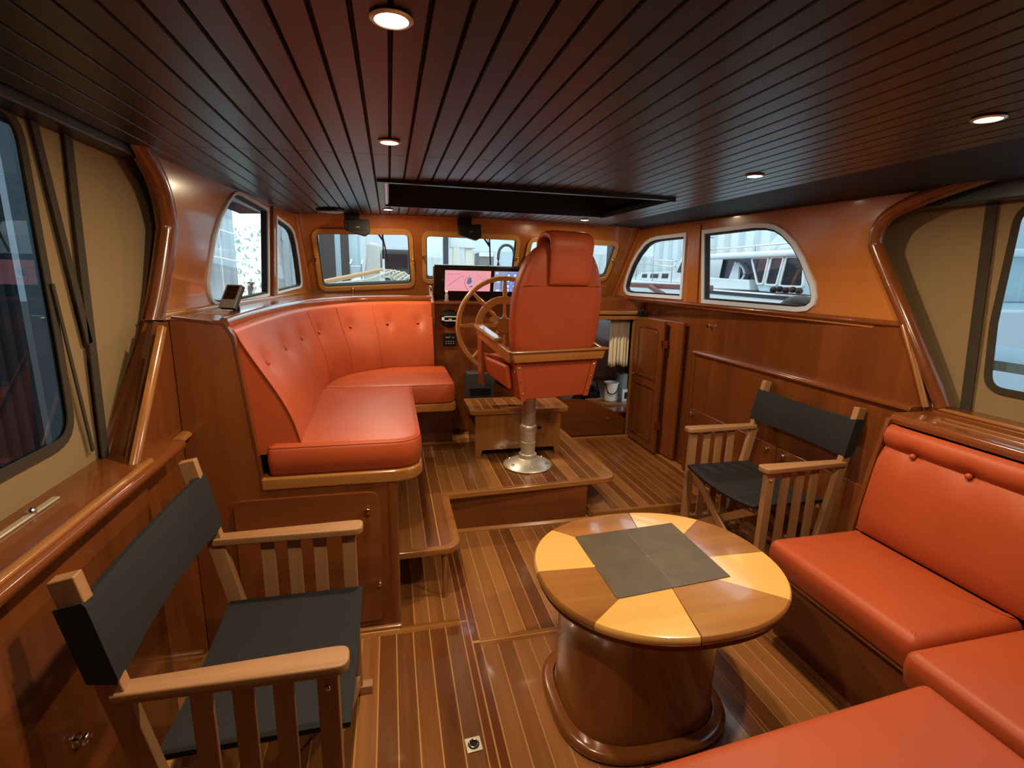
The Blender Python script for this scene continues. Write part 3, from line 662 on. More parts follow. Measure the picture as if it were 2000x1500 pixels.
# ornaments on the dash
fg = thing('figurine', (.415, 3.835, 1.29), 'tiny pale standing figurine on the dash beside the chart display', 'figurine')
MB().lathe([(.001, 0), (.016, 0), (.018, .004), (.012, .02), (.014, .035), (.009, .055), (.004, .06), (.001, .062)], (.415, 3.835, 1.29), 14).build('body', 'grey_plastic', fg, smooth=60)
MB().ball((.415, 3.835, 1.36), .011, 10, 6).build('head', 'white', fg, smooth=80)
orn = thing('antler_ornament', (.305, 3.93, 1.375), 'small dark branching ornament on the console side cheek', 'ornament')
bo = MB(); b0 = Vector((.306, 3.93, 1.366))
for dx, dy, dz in ((-.012, 0, .04), (.012, -.01, .045), (0, .012, .05)): bo.tube([b0, b0 + Vector((dx * .6, dy, dz * .5)), b0 + Vector((dx * 1.4, dy, dz))], .003, 6)
bo.lathe([(.001, 0), (.012, 0), (.01, .008), (.001, .009)], b0 - Vector((0, 0, .004)), 10).build('branches', 'black', orn, smooth=60)
# ================================================================== steering wheel
whl = thing('steering_wheel', (.754, 3.36, 1.154), 'large varnished wooden ship wheel with turned spokes at the helm', 'wheel')
wc = Vector((.757, 3.36, 1.154)); RT = .318
def circ(r, n=48): return [wc + Vector((r * math.cos(2 * PI * k / n), 0, r * math.sin(2 * PI * k / n))) for k in range(n)]
MB().tube(circ(RT), .0165, 10, True, (0, 1, 0)).build('outer_rim', 'frame_wood', whl, smooth=80)
MB().sweep(circ(.178), [(-.022, -.014), (-.006, -.018), (.014, -.012), (.022, -.004), (.022, .01), (-.022, .012)], True, (0, 1, 0)).build('inner_rim', 'frame_wood', whl, smooth=40)
MB().tube(circ(.158), .006, 8, True, (0, 1, 0)).build('rim_bead', 'frame_wood', whl, smooth=80)
MB().lathe([(.001, .03), (.05, .03), (.058, .018), (.058, -.02), (.03, -.03), (.03, -.44 + .03), (.001, -.44 + .03)], wc, 28, Matrix.Rotation(PI / 2, 3, 'X')).build('hub', 'trim_z', whl, smooth=40)
for k in range(8):
    a = PI / 2 + k * PI / 4; dr = Vector((math.cos(a), 0, math.sin(a)))
    q = dr.to_track_quat('Z', 'Y').to_matrix()
    MB().lathe([(.011, .04), (.015, .07), (.009, .085), (.014, .11), (.011, .135), (.013, .158)], wc, 10, q).lathe([(.013, .20), (.017, .225), (.015, .25), (.011, .285), (.012, .308)], wc, 10, q).build('spoke', 'frame_wood', whl, smooth=60)
# ================================================================== footrest box
fb = thing('footrest_box', (.85, 3.35, PZ), 'small wooden footrest box with striped teak top at the helm', 'footrest')
ftop = roundpoly([(.500, 3.185), (1.195, 3.185), (1.195, 3.545), (.500, 3.545)], .035, 5)
fin = roundpoly([(.53, 3.215), (1.165, 3.215), (1.165, 3.52), (.53, 3.52)], .012, 3)
MB().holed(ftop, [fin], lambda a, b: (a, b, .603), (0, 0, -.026)).build('top_border', 'trim_x', fb, bevel=.005)
MB().prism([(a, b, .582) for a, b in fin], (0, 0, .0185)).build('top_base', 'strip', fb)
for i in range(10):
    p = .635 / 10; plank(fb, .53 + (i + .5) * p, 3.215, 3.52, .602, p - .006)
fr_ = [(.535, PZ + .001), (.575, PZ + .001), (.585, PZ + .05), (1.095, PZ + .05), (1.105, PZ + .001), (1.14, PZ + .001), (1.14, .577), (.535, .577)]
MB().prism([(a, 3.205, b) for a, b in fr_], (0, .02, 0)).build('front_panel', 'trim_z', fb, bevel=.003)
for xx in (.536, 1.12): MB().box(xx, xx + .02, 3.226, 3.50, PZ + .001, .577).build('side_panel', 'trim_z', fb)
MB().box(.557, 1.119, 3.49, 3.505, PZ + .05, .577).build('back_panel', 'trim_z', fb)

# ================================================================== helm chair (local axes: x right, y forward, z up from the platform)
hc = thing('helm_chair', (.855, 3.02, PZ), 'tall orange leather helm chair with wooden arms on a metal pedestal', 'chair', rz=math.radians(11), local=True)
H = -PZ
bz = MB().lathe([(.001, .004), (.155, .004), (.162, .010), (.150, .022), (.085, .048), (.060, .060), (.058, .085), (.050, .088), (.001, .088)], (0, 0, -.003), 40).build('base_flange', 'brushed', hc, smooth=30)
for k in range(6):
    a = 2 * PI * k / 6 + .3
    MB().ball((.128 * math.cos(a), .128 * math.sin(a), .030), .011, 10, 5, (1, 1, .5)).build('bolt', 'chrome', bz, smooth=80)
pd = MB().lathe([(.047, .08), (.047, .16), (.0485, .161), (.0485, .166), (.047, .167), (.047, .225), (.050, .226), (.054, .235), (.054, .27), (.050, .278), (.043, .280), (.043, .36), (.045, .361), (.045, .366), (.043, .367), (.043, .55)], (0, 0, 0), 28).build('pedestal', 'brushed', hc, smooth=30)
MB().tube([(.05, 0, .25), (.075, 0, .25)], .006, 8).ball((.082, 0, .25), .014, 10, 6).build('lock_knob', 'black', pd, smooth=60)
# seat shell: leather wrapped box
sb = MB()
zt, zb = 1.035 + H, .805 + H
back_q = [(-.262, -.345, zt), (.262, -.345, zt), (.215, -.325, zb), (-.215, -.325, zb)]
sb.prism([Vector(p) for p in back_q], (0, .02, 0)).build('seat_back_panel', 'leather_back', hc, bevel=.006)
for s in (-1, 1):
    q = [(s * .265, -.335, zt), (s * .218, -.325, zb - .005), (s * .218, -.20, zb + .005), (s * .245, .12, zb + .12), (s * .262, .16, zt - .03)]
    MB().prism([Vector(p) for p in q], (-s * .02, 0, 0)).build('seat_side_panel', 'leather', hc, bevel=.006)
    st = MB().prism([Vector(p) for p in [(s * .268, -.348, zt), (s * .222, -.330, zb - .004), (s * .19, -.330, zb - .004), (s * .234, -.348, zt)]], (0, -.004, 0)).build('corner_strip', 'leather_back', hc)
    for t in (.18, .5, .84):
        p = Vector((s * .252, -.354, zt)).lerp(Vector((s * .206, -.336, zb)), t)
        MB().ball(p, .0075, 10, 5, (1, .6, 1)).build('rivet', 'chrome', st, smooth=80)
    for t in (.3, .7):
        p = Vector((s * .268, -.31, zt)).lerp(Vector((s * .222, -.30, zb)), t)
        MB().ball(p, .007, 10, 5, (.6, 1, 1)).build('rivet', 'chrome', st, smooth=80)
MB().box(-.20, .20, -.30, .10, zb + .01, zb + .03).build('seat_pan', 'black', hc)
sc_ = roundpoly([(-.24, -.30), (.24, -.30), (.25, .18), (-.25, .18)], [.03, .03, .08, .08], 6)
MB().prism([(a, b, .90 + H) for a, b in sc_], (0, 0, .10)).build('seat_pad', 'leather', hc, bevel=.03, seg=4)
for s in (-1, 1):
    MB().prism([Vector(p) for p in [(s * .245, -.28, .86 + H), (s * .245, .14, .90 + H), (s * .265, .15, 1.00 + H), (s * .265, -.28, 1.00 + H)]], (s * .035, 0, 0)).build('side_bolster', 'leather', hc, bevel=.016, seg=3)
# wooden band behind and arms
MB().prism([(-.285, -.352, 1.028 + H), (.285, -.352, 1.028 + H), (.305, -.352, 1.085 + H), (-.305, -.352, 1.085 + H)], (0, -.026, 0)).build('back_band', 'trim_x', hc, bevel=.006)
MB().box(-.312, .318, -.392, -.345, 1.082 + H, 1.094 + H).build('band_cap', 'trim_x', hc, bevel=.005)
for s in (-1, 1):
    a0 = Vector((s * .300, -.352, 1.058 + H)); a1 = Vector((s * .305, .10, 1.14 + H))
    MB().bar(a0, a1, .022, .06).build('arm_rail', 'trim_y', hc, bevel=.004)
    MB().bar(a0 + Vector((0, .17, .070)), a1 + Vector((0, .03, .042)), .062, .024).build('armrest', 'trim_y', hc, bevel=.009, seg=3)
    MB().bar((s * .300, .08, .82 + H), (s * .303, .09, 1.12 + H), .022, .07, (0, 1, 0)).build('arm_post', 'mahogany_z', hc, bevel=.004)
# backrest: lofted shield shape, leaning aft towards the top
def back_loft(stations, nm, mat, nseg=36):
    rows = []
    for (z, w, th, yc) in stations:
        r = []
        for k in range(nseg):
            a = 2 * PI * k / nseg; c, s = math.cos(a), math.sin(a); e = .45
            r.append((w * math.copysign(abs(c) ** e, c), yc + th * math.copysign(abs(s) ** .6, s), z + H))
        rows.append(r)
    mb = MB().grid(rows, close_v=True); n = nseg; L = len(rows) - 1
    mb.f.append(tuple(range(n))); mb.f.append(tuple(range(L * n, L * n + n)))
    return mb.build(nm, mat, hc, smooth=55)
back_loft([(1.055, .252, .055, -.275), (1.075, .262, .066, -.277), (1.15, .272, .070, -.285), (1.25, .279, .072, -.295), (1.35, .278, .072, -.306), (1.42, .270, .071, -.314), (1.49, .252, .069, -.322), (1.55, .228, .066, -.328), (1.60, .198, .061, -.333), (1.635, .165, .055, -.337), (1.655, .13, .047, -.339), (1.668, .085, .03, -.341), (1.672, .03, .012, -.341)], 'backrest', 'leather_back')
# folded headrest flap draped over the top
hp = smoothpath([(-.395, 1.447), (-.408, 1.50), (-.415, 1.60), (-.418, 1.665), (-.395, 1.700), (-.345, 1.712), (-.285, 1.700), (-.255, 1.665), (-.255, 1.56), (-.25, 1.47)], 6)
rows = []
nn_ = len(hp)
for i, p in enumerate(hp):
    t = hp[min(i + 1, nn_ - 1)] - hp[max(i - 1, 0)]; t = Vector((t.x, t.y)).normalized(); nrm = Vector((-t.y, t.x))     # outward
    th = .030 + .016 * math.exp(-((i - 26) / 12.0) ** 2); hw = .122 + .012 * math.sin(PI * i / (nn_ - 1))
    th *= min(1, .35 + i * .35, .35 + (nn_ - 1 - i) * .35)
    r = []
    for k in range(24):
        a = 2 * PI * k / 24; c, s = math.cos(a), math.sin(a)
        u = hw * math.copysign(abs(c) ** .35, c); v = th * .5 * math.copysign(abs(s) ** .7, s)
        r.append((u + .018, p.x + nrm.x * v, p.y + nrm.y * v + H))
    rows.append(r)
mb = MB().grid(rows, close_v=True); mb.f.append(tuple(range(24))); mb.f.append(tuple(range((nn_ - 1) * 24, nn_ * 24)))
mb.build('headrest_flap', 'leather', hc, smooth=60)
MB().tube([(x * .262, -.386 - .006 * (1 - abs(x)), 1.445 + H) for x in (-1, -.6, -.2, .2, .6, 1)], .0022, 6).build('seam', 'leather', hc, smooth=80)
# ================================================================== coffee table
tb = thing('coffee_table', (.90, 1.45, 0), 'oval coffee table with alternating pale and brown inlay on a barrel pedestal', 'table')
TC = Vector((.905, 1.455)); TRX, TRY = .440, .383
def tpt(a, s=1.0):
    c, q = math.cos(a), math.sin(a); e = 2 / 2.25
    return (TC.x + s * TRX * math.copysign(abs(c) ** e, c), TC.y + s * TRY * math.copysign(abs(q) ** e, q))
angs = [-1.5, 41, 82, 131, 177, 220, 263, 314]
for k in range(8):
    a0 = math.radians(angs[k]); a1 = math.radians(angs[(k + 1) % 8] + (360 if k == 7 else 0)); n = 12
    g = .0022 if k in () else .0006
    rows = []
    arc = [a0 + (a1 - a0) * i / n for i in range(n + 1)]
    arc[0] += .0015 + (.004 if k in (2, 6) else 0); arc[-1] -= .0015 + (.004 if k in (1, 5) else 0)
    for s, z in ((0.06, .470), (.90, .470), (.975, .468), (.992, .474), (1.0, .484), (.996, .494), (.984, .500), (.97, .501), (.5, .501), (.02, .501)):
        rows.append([(*tpt(a, s), z) for a in arc])
    mb = MB().grid(rows); m_ = n + 1; nr = len(rows)
    mb.f.append(tuple(i * m_ for i in range(nr))); mb.f.append(tuple(i * m_ + n for i in range(nr)))
    mb.f.append(tuple(range(m_)) + tuple(range((nr - 1) * m_, nr * m_))[::-1])
    mb.build('inlay_segment', 'table_brown' if k in (0, 2, 4, 6) else 'table_maple', tb, smooth=35)
und = [[(*tpt(2 * PI * i / 48, s), z) for i in range(48)] for s, z in ((.70, .437), (.93, .440), (.975, .452), (.97, .467), (.05, .467))]
mb = MB().grid(und, close_v=True); mb.f.append(tuple(range(48))); mb.build('under_rim', 'table_side', tb, smooth=40)
def sq(rx, ry, z, n=56, e=2 / 2.9):
    return [(.815 + rx * math.copysign(abs(math.cos(2 * PI * i / n)) ** e, math.cos(2 * PI * i / n)), 1.412 + ry * math.copysign(abs(math.sin(2 * PI * i / n)) ** e, math.sin(2 * PI * i / n)), z) for i in range(n)]
fl_ = [sq(.262, .226, .0), sq(.300, .262, .001), sq(.309, .271, .008), sq(.311, .273, .02), sq(.306, .268, .031), sq(.296, .258, .036), sq(.270, .234, .038)]
mb = MB().grid(fl_, close_v=True); mb.f.append(tuple(range(56))); mb.build('base_moulding', 'table_side', tb, smooth=50)
pd_ = [sq(.269, .232, .030), sq(.263, .227, .06), sq(.260, .224, .15), sq(.260, .224, .34), sq(.268, .232, .40), sq(.285, .248, .437)]
mb = MB().grid(pd_, close_v=True); mb.build('pedestal', 'table_side', tb, smooth=60)
mt = thing('place_mat', (.894, 1.5, .501), 'grey-brown square mat with fold creases lying on the coffee table', 'mat')
mc = [(.676, 1.679), (1.116, 1.707), (1.112, 1.320), (.672, 1.285)]
def mp(u, v):
    a = Vector(mc[0]).lerp(Vector(mc[1]), u); b = Vector(mc[3]).lerp(Vector(mc[2]), u); p = a.lerp(b, v); return (p.x, p.y)
for iu in range(2):
    for iv in range(2):
        q = [mp((iu + du) * .5, (iv + dv) * .5) for du, dv in ((.006, .006), (.994, .006), (.994, .994), (.006, .994))]
        MB().prism([(a, b, .5015) for a, b in roundpoly(q, .012 if (iu, iv) == (0, 1) else .004, 3)], (0, 0, .0022)).build('quarter', 'slate', mt)
plain('crease', '#75695a', .6)
MB().prism([(*mp(u, v), .5014) for u, v in ((.004, .004), (.996, .004), (.996, .996), (.03, .985))], (0, 0, .0018)).build('crease', 'crease', mt)

# ================================================================== director chairs (local: faces +x)
def director(loc, rz, label):
    t = thing('director_chair', loc, label, 'chair', 'folding director chairs', rz, local=True)
    for s in (-1, 1):
        y = s * .305
        # armrest: flat board with rounded nose, slight taper to the back
        ap = roundpoly([(-.235, y - .022), (.17, y - .034), (.225, y - .034), (.225, y + .034), (.17, y + .034), (-.235, y + .022)], [.01, .05, .033, .033, .05, .01], 5)
        MB().prism([(a, b, .640) for a, b in ap], (0, 0, .026)).build('armrest', 'bleached_x', t, bevel=.005)
        MB().box(.155, .200, y - .014, y + .014, .03, .642).build('front_leg', 'bleached_z', t, bevel=.003)
        for x in (-.075, .005, .085): MB().box(x - .021, x + .021, y - .007, y + .007, .105, .642).build('slat', 'bleached_z', t, bevel=.002)
        MB().bar((-.105, y, .03), (-.2775, y, .925), .030, .046, (1, 0, 0)).build('back_post', 'bleached_z', t, bevel=.003)
        MB().box(-.14, .18, y - .012, y + .012, .085, .118).build('lower_rail', 'bleached_x', t, bevel=.003)
        MB().box(-.20, .235, y - .018, y + .018, 0, .034).build('foot_runner', 'bleached_x', t, bevel=.004)
        MB().tube([(-.19, s * .262, .440), (.215, s * .262, .440)], .010, 8).build('seat_rail', 'bleached_x', t, smooth=60)
        for zz in (.60, .22): MB().ball((.178, y + s * .016, zz), .007, 8, 5).build('bolt', 'chrome', t, smooth=80)
        for x in (-.15, .175): MB().bar((x + .012 * s, -s * .265, .43), (x + .012 * s, s * .285, .06), .040, .016, (1, 0, 0)).build('cross_leg', 'bleached_y', t, bevel=.002)
    # seat sling
    rows = []
    for i in range(13):
        v = -1 + 2 * i / 12; r = []
        for j in range(9):
            u = -1 + 2 * j / 8
            r.append((.012 + u * .205, v * .272, .452 - .022 * (1 - v * v) - .006 * u * (1 - v * v)))
        rows.append(r)
    mb = MB(); nb = len(rows[0]); top = rows; bot = [[(p[0] * .99, p[1], p[2] - .014) for p in r] for r in rows]
    mb.grid(top); mb.grid(bot)
    def rim(a, b): mb.grid([a, b])
    rim([r[0] for r in top], [r[0] for r in bot]); rim([r[-1] for r in top], [r[-1] for r in bot]); rim(top[0], bot[0]); rim(top[-1], bot[-1])
    o = mb.build('seat_sling', 'navy', t, smooth=50)
    # back sling wraps the posts and bows slightly aft
    rows = []
    for i in range(15):
        v = -1 + 2 * i / 14; r = []
        for (z, off) in ((.690, .022), (.70, .027), (.79, .027), (.868, .027), (.877, .022), (.868, -.027), (.79, -.027), (.70, -.027)):
            xc = -.2775 + (.925 - z) * .1927
            th = off if abs(v) > .9 else off * .45
            bow = -.022 * (1 - v * v) + (.018 if abs(v) < .9 else 0)
            r.append((xc + bow + th, v * .327, z - .012 * (1 - v * v) * (1 if z > .8 else -.3)))
        rows.append(r)
    mb = MB().grid(rows, close_v=True); mb.f.append(tuple(range(8))); mb.f.append(tuple(range(14 * 8, 15 * 8)))
    mb.build('back_sling', 'navy', t, smooth=50)
    return t
director((-.335, 1.322, 0), 0.0, 'pale wooden director chair with dark blue sling at the lower left')
director((1.855, 2.135, 0), PI, 'pale wooden director chair with dark blue sling beside the right sofa')

# ================================================================== sofa on the right
sf = thing('sofa_base', (1.9, .8, 0), 'dark wooden base, end panel and top ledge of the right corner sofa', 'sofa base')
MB().box(1.585, 2.20, -.30, 1.585, 0, .333).build('side_plinth', 'mahogany_y', sf)
MB().box(.40, 1.585, -.30, .74, 0, .333).build('aft_plinth', 'mahogany_x', sf)
MB().box(1.53, 1.60, -.30, 1.595, .305, .335).build('seat_rail', 'trim_y', sf, bevel=.006)
MB().prism([(a, 1.592, b) for a, b in [(1.60, .0), (1.60, .333), (1.925, .333), (1.925, .46), (1.985, .80), (2.02, .945), (2.215, .955), (2.215, 0)]], (0, .022, 0)).build('end_panel', 'mahogany_z', sf, bevel=.004)
cap = [(2.035, .925), (2.03, .945), (2.036, .960), (2.055, .968), (2.235, .968), (2.245, .985), (2.37, .987), (2.37, .955), (2.235, .925)]
MB().prism([(a, -.3, b) for a, b in cap], (0, 1.905, 0)).build('top_ledge', 'mahogany_y', sf, bevel=.004)
for xx in (2.10, 2.16): MB().tube([(xx, .75, .969), (xx, 1.48, .969)], .005, 6).build('ledge_bead', 'trim_y', sf, smooth=80)
MB().tube([(2.243, -.3, .984), (2.243, 1.58, .984)], .009, 8).build('ledge_lip', 'trim_y', sf, smooth=80)
cushion('seat_cushion', [(1.500, .978), (1.955, .978), (1.955, 1.598), (1.500, 1.598)], [.03, .02, .02, .045], .337, .455, 'orange leather seat cushion beside the right director chair', (1.72, 1.29, .337), bev=.036, pipe=False)
cushion('seat_cushion', [(1.440, .42), (1.955, .42), (1.955, .968), (1.440, .968)], [.03, .02, .02, .035], .337, .452, 'orange leather corner seat cushion of the right sofa', (1.70, .7, .337), bev=.032, pipe=False)
cushion('seat_cushion', [(.35, .20), (1.385, .20), (1.385, .862), (.35, .795)], [.03, .02, .03, .03], .337, .456, 'orange leather seat cushion nearest the camera', (.9, .5, .337), bev=.036, pipe=False)
bk = thing('back_cushion', (2.0, 1.1, .45), 'orange leather backrest with a row of buttons on the right sofa', 'cushion')
prof = [(2.00, .462), (1.935, .458), (1.926, .475), (1.930, .55), (1.945, .64), (1.958, .72), (1.972, .78), (1.990, .815), (2.000, .832), (1.986, .852), (1.980, .88), (1.990, .908), (2.010, .924), (2.028, .922), (2.035, .90), (2.03, .82), (2.02, .60)]
rows = []
for i in range(61):
    y = -.20 + 1.785 * i / 60; e = min(1, (60 - i) / 2.5, i / 2.5) ; r = []
    for k, (x, z) in enumerate(prof):
        if 1 < k < 14:
            for yb in (1.458, 1.255, 1.05, .845):
                x += .016 * math.exp(-((y - yb) ** 2 + (z - .828) ** 2) / .0012)
            x += .012 * (1 - e) ** 2
        r.append((x, y, z))
    rows.append(r)
mb = MB().grid(rows, close_v=True); m_ = len(prof); mb.f.append(tuple(range(m_))); mb.f.append(tuple(range(60 * m_, 61 * m_)))
mb.build('cover', 'leather', bk, smooth=60)
for yb in (1.458, 1.255, 1.05, .845): MB().ball((1.998, yb, .829), .012, 12, 7).build('button', 'leather', bk, smooth=80)

# ================================================================== locker along the right wall
lk = thing('wall_locker', (2.19, 2.4, 0), 'shallow mahogany wall locker with small knobs behind the director chair', 'locker')
MB().box(2.168, 2.219, 1.62, 3.235, .0, .965).build('carcass', 'mahogany_z', lk, bevel=.003)
MB().prism([(2.150, 1.62, .962), (2.219, 1.62, .962), (2.219, 1.62, .985), (2.165, 1.62, .985), (2.150, 1.62, .976)], (0, 1.625, 0)).build('top_moulding', 'mahogany_y', lk, bevel=.003)
MB().box(2.160, 2.219, 3.215, 3.245, .051, .962).build('end_stile', 'mahogany_z', lk, bevel=.004)
for y0, y1, ky in ((2.785, 3.205, 3.165), (2.33, 2.775, 2.385), (1.66, 2.32, 2.255)):
    d = MB().box(2.154, 2.168, y0, y1, .06, .555).build('door', 'mahogany_z', lk, bevel=.004)
    MB().lathe([(.001, .024), (.009, .024), (.014, .018), (.012, .011), (.006, .007), (.008, 0), (.001, 0)], (2.154, ky, .525), 14, Matrix.Rotation(-PI / 2, 3, 'Y')).build('knob', 'chrome', d, smooth=60)
MB().lathe([(.001, .03), (.010, .03), (.012, .02), (.006, .012), (.01, 0), (.001, 0)], (2.219, 3.15, 1.17), 12, Matrix.Rotation(-PI / 2, 3, 'Y')).build('coat_hook', 'chrome', lk, smooth=60)

# ================================================================== folding door, open against the wall
dr = thing('door_1', (2.118, 4.07, .06), 'folded mahogany panel door standing open beside the fore cabin entrance', None, kind='structure')
dx = 2.105
leaf = MB().box(dx, dx + .022, 3.585, 4.065, .063, 1.165).build('leaf', 'mahogany_z', dr, bevel=.003)
for z0, z1 in ((.665, 1.105), (.135, .605)):
    def rq(d): return quad([(3.655 + d, z0 + d), (4.0 - d, z0 + d), (4.0 - d, z1 - d), (3.655 + d, z1 - d)], [.012, .012, .06 - d, .06 - d] if z0 > .5 else .012)
    MB().holed(rq(0), [rq(.018)], lambda a, b: (dx - .007, a, b), (.009, 0, 0)).build('panel_moulding', 'mahogany_z', leaf, bevel=.003)
    MB().prism([(dx - .003, a, b) for a, b in rq(.04)], (.006, 0, 0)).build('raised_panel', 'mahogany_z', leaf, bevel=.002)
l2 = MB().bar((2.142, 4.06, .615), (2.185, 3.42, .615), .022, 1.10).build('leaf', 'mahogany_z', dr, bevel=.003)
for zz in (.98, .30): MB().box(2.098, 2.14, 3.575, 3.59, zz - .03, zz + .03).build('hinge', 'brass', leaf)
MB().ball((dx - .012, 4.02, .66), .010, 8, 5).build('latch_knob', 'brass', leaf, smooth=60)
MB().box(2.10, 2.15, 3.99, 4.04, 1.166, 1.215).box(2.115, 2.135, 3.98, 4.0, 1.20, 1.228).build('door_catch', 'black', dr, bevel=.004)

# ================================================================== things in the fore cabin opening
cu = thing('curtain', (2.02, 4.22, 1.1), 'short cream curtain hanging in the fore cabin entrance', 'curtain')
rows = []
for j in range(9):
    z = 1.115 - .42 * j / 8; r = []
    for i in range(49):
        u = i / 48; amp = .012 + .010 * j / 8
        r.append((1.935 + .185 * u + .006 * math.sin(20 * u), 4.215 + amp * math.sin(u * 2 * PI * 5.5 + .4 * j / 8), z - .012 * math.sin(u * 9) * j / 8))
    rows.append(r)
b_ = MB().grid(rows).build('cloth', 'curtain', cu, smooth=80); so = b_.modifiers.new('thick', 'SOLIDIFY'); so.thickness = .003
MB().tube([(1.90, 4.215, 1.118), (2.14, 4.215, 1.118)], .005, 8).build('rod', 'brass', cu, smooth=80)
arch = [(1.41, .055), (2.112, .055), (2.112, .20), (2.04, .25), (1.95, .30), (1.82, .355), (1.68, .395), (1.54, .41), (1.41, .41)]
ap = thing('curved_front_panel', (1.76, 4.17, .055), 'dark board with a curved top closing the foot of the entrance', 'panel')
MB().prism([(a, 4.155, b) for a, b in arch], (0, .025, 0)).build('board', 'mahogany_x', ap)
MB().ball((1.93, 4.148, .215), .009, 8, 5).build('knob', 'chrome', ap, smooth=60)
ct = thing('galley_counter', (2.1, 4.75, -.59), 'low galley counter seen through the fore cabin entrance', 'counter')
MB().box(1.5, 2.84, 4.22, 5.6, -.59, .235).build('cabinet', 'mahogany_x', ct)
MB().box(1.48, 2.84, 4.20, 5.6, .236, .26).build('worktop', 'mahogany_x', ct, bevel=.005)
for a, b in (((1.90, 4.62), (2.02, 4.42)), ((2.02, 4.42), (2.32, 4.44)), ((1.90, 4.62), (2.30, 4.66))): MB().bar((*a, .272), (*b, .272), .022, .024).build('fiddle_rail', 'bleached_x', ct, bevel=.003)
bu = thing('bucket', (2.17, 4.62, .26), 'small white pail with dark handle in the fore cabin', 'bucket')
MB().lathe([(.001, 0), (.062, 0), (.066, .004), (.072, .18), (.075, .182), (.075, .19), (.068, .19), (.062, .01), (.001, .01)], (2.17, 4.62, .2605), 24).build('pail', 'white', bu, smooth=40)
MB().tube(smoothpath([(2.10, 4.60, .44), (2.11, 4.55, .36), (2.17, 4.54, .345), (2.22, 4.56, .39), (2.235, 4.59, .44)], 5), .005, 6).build('handle', 'black', bu, smooth=80)
cy = thing('paper_roll_holder', (2.30, 4.68, .26), 'grey upright canister beside the white pail', 'canister')
MB().lathe([(.001, 0), (.062, 0), (.064, .006), (.064, .25), (.058, .258), (.001, .258)], (2.315, 4.70, .2605), 24).build('body', 'grey_plastic', cy, smooth=40)
MB().lathe([(.03, .258), (.03, .27), (.001, .272)], (2.315, 4.70, .2605), 16).build('lid_knob', 'black', cy, smooth=40)
kt = thing('kettle', (2.0, 4.66, .26), 'dark kettle beside the white pail in the fore cabin', 'kettle')
MB().lathe([(.001, 0), (.085, 0), (.092, .02), (.085, .08), (.055, .12), (.02, .128), (.014, .145), (.001, .147)], (2.0, 4.72, .2605), 24).build('body', 'black', kt, smooth=50)
MB().tube(smoothpath([(1.93, 4.72, .35), (1.95, 4.72, .44), (2.0, 4.72, .46), (2.05, 4.72, .44), (2.07, 4.72, .35)], 5), .008, 8).build('handle', 'black', kt, smooth=80)
bg_ = thing('grey_bag', (1.93, 4.95, .26), 'soft grey bag behind the kettle in the fore cabin', 'bag')
MB().ball((1.97, 4.95, .43), .17, 14, 8, (.75, .8, 1.0)).build('body', 'grey_plastic', bg_, smooth=80)
MB().tube(smoothpath([(1.90, 4.93, .57), (1.93, 4.92, .65), (2.0, 4.92, .65), (2.04, 4.93, .57)], 5), .010, 8).build('strap', 'dark_grey', bg_, smooth=80)
sk = thing('power_socket', (2.27, 4.49, .262), 'white double socket frame standing on the galley counter edge', 'socket')
MB().holed([(2.235, .2605), (2.325, .2605), (2.325, .40), (2.235, .40)], [[(2.258, .30), (2.302, .30), (2.302, .37), (2.258, .37)]], lambda a, b: (a, 4.49, b), (0, .02, 0)).build('frame', 'white', sk, bevel=.003)
MB().box(2.256, 2.304, 4.503, 4.509, .298, .372).build('insert', 'black', sk)

# ================================================================== small things
def speaker(x, label):
    # rounded wedge speaker hanging from the ceiling corner of the front wall
    y = 3.865; z = 1.80
    t = thing('speaker', (x, y, 1.88), label, 'speaker', 'black speakers over the front windows')
    pr_ = roundpoly([(-.086, .045), (.086, .055), (.092, -.035), (.055, -.062), (-.02, -.042), (-.075, -.028)], [.012, .012, .02, .02, .01, .012], 4)
    MB().prism([(x + a, y - .045, z + b) for a, b in pr_], (0, .07, 0)).build('cabinet', 'black', t, bevel=.006)
    MB().box(x - .055, x + .062, y - .049, y - .046, z - .022, z + .035).build('grille', 'black', t, bevel=.003)
    MB().box(x + .0, x + .022, y - .051, y - .049, z - .004, z + .0).build('badge', 'grey_plastic', t)
    MB().box(x - .08, x + .02, y - .02, y + .05, z + .05, 1.897).build('bracket', 'black', t, bevel=.004)
speaker(-.215, 'black speaker above the left front window')
speaker(.585, 'black speaker above the middle front window')
vt = thing('ceiling_vent', (-.35, 3.62, 1.885), 'flat black oval vent on the ceiling by the left front corner', 'vent')
MB().lathe([(.001, -.022), (.075, -.022), (.088, -.014), (.088, 0), (.001, 0)], (-.36, 3.60, 1.886), 28, None, 1, .9).build('cover', 'black', vt, smooth=40)
MB().lathe([(.060, -.0235), (.082, -.0205), (.082, -.018), (.060, -.018)], (-.36, 3.60, 1.886), 28, None, 1, .9).build('rim', 'grey_plastic', vt, smooth=40)
nav = thing('navigation_gadget', (-.66, 2.42, 1.318), 'small tilted device with dark screen on the shelf behind the bench', 'device')
nr = Matrix.Rotation(math.radians(-28), 3, 'Z') @ Matrix.Rotation(math.radians(-32), 3, 'X')
nc = Vector((-.672, 2.455, 1.372))
MB().obox(nc, (.082, .018, .115), nr).build('case', 'dark_grey', nav, bevel=.004)
MB().obox(nc + nr @ Vector((0, -.0115, 0)), (.082, .005, .115), nr).build('bezel', 'grey_plastic', nav, bevel=.002)
MB().obox(nc + nr @ Vector((0, -.0145, .018)), (.060, .003, .066), nr).build('screen', 'black_gloss', nav)
MB().obox(nc + nr @ Vector((0, -.0165, .018)), (.060, .001, .002), nr).build('screen_line', 'dark_grey', nav)
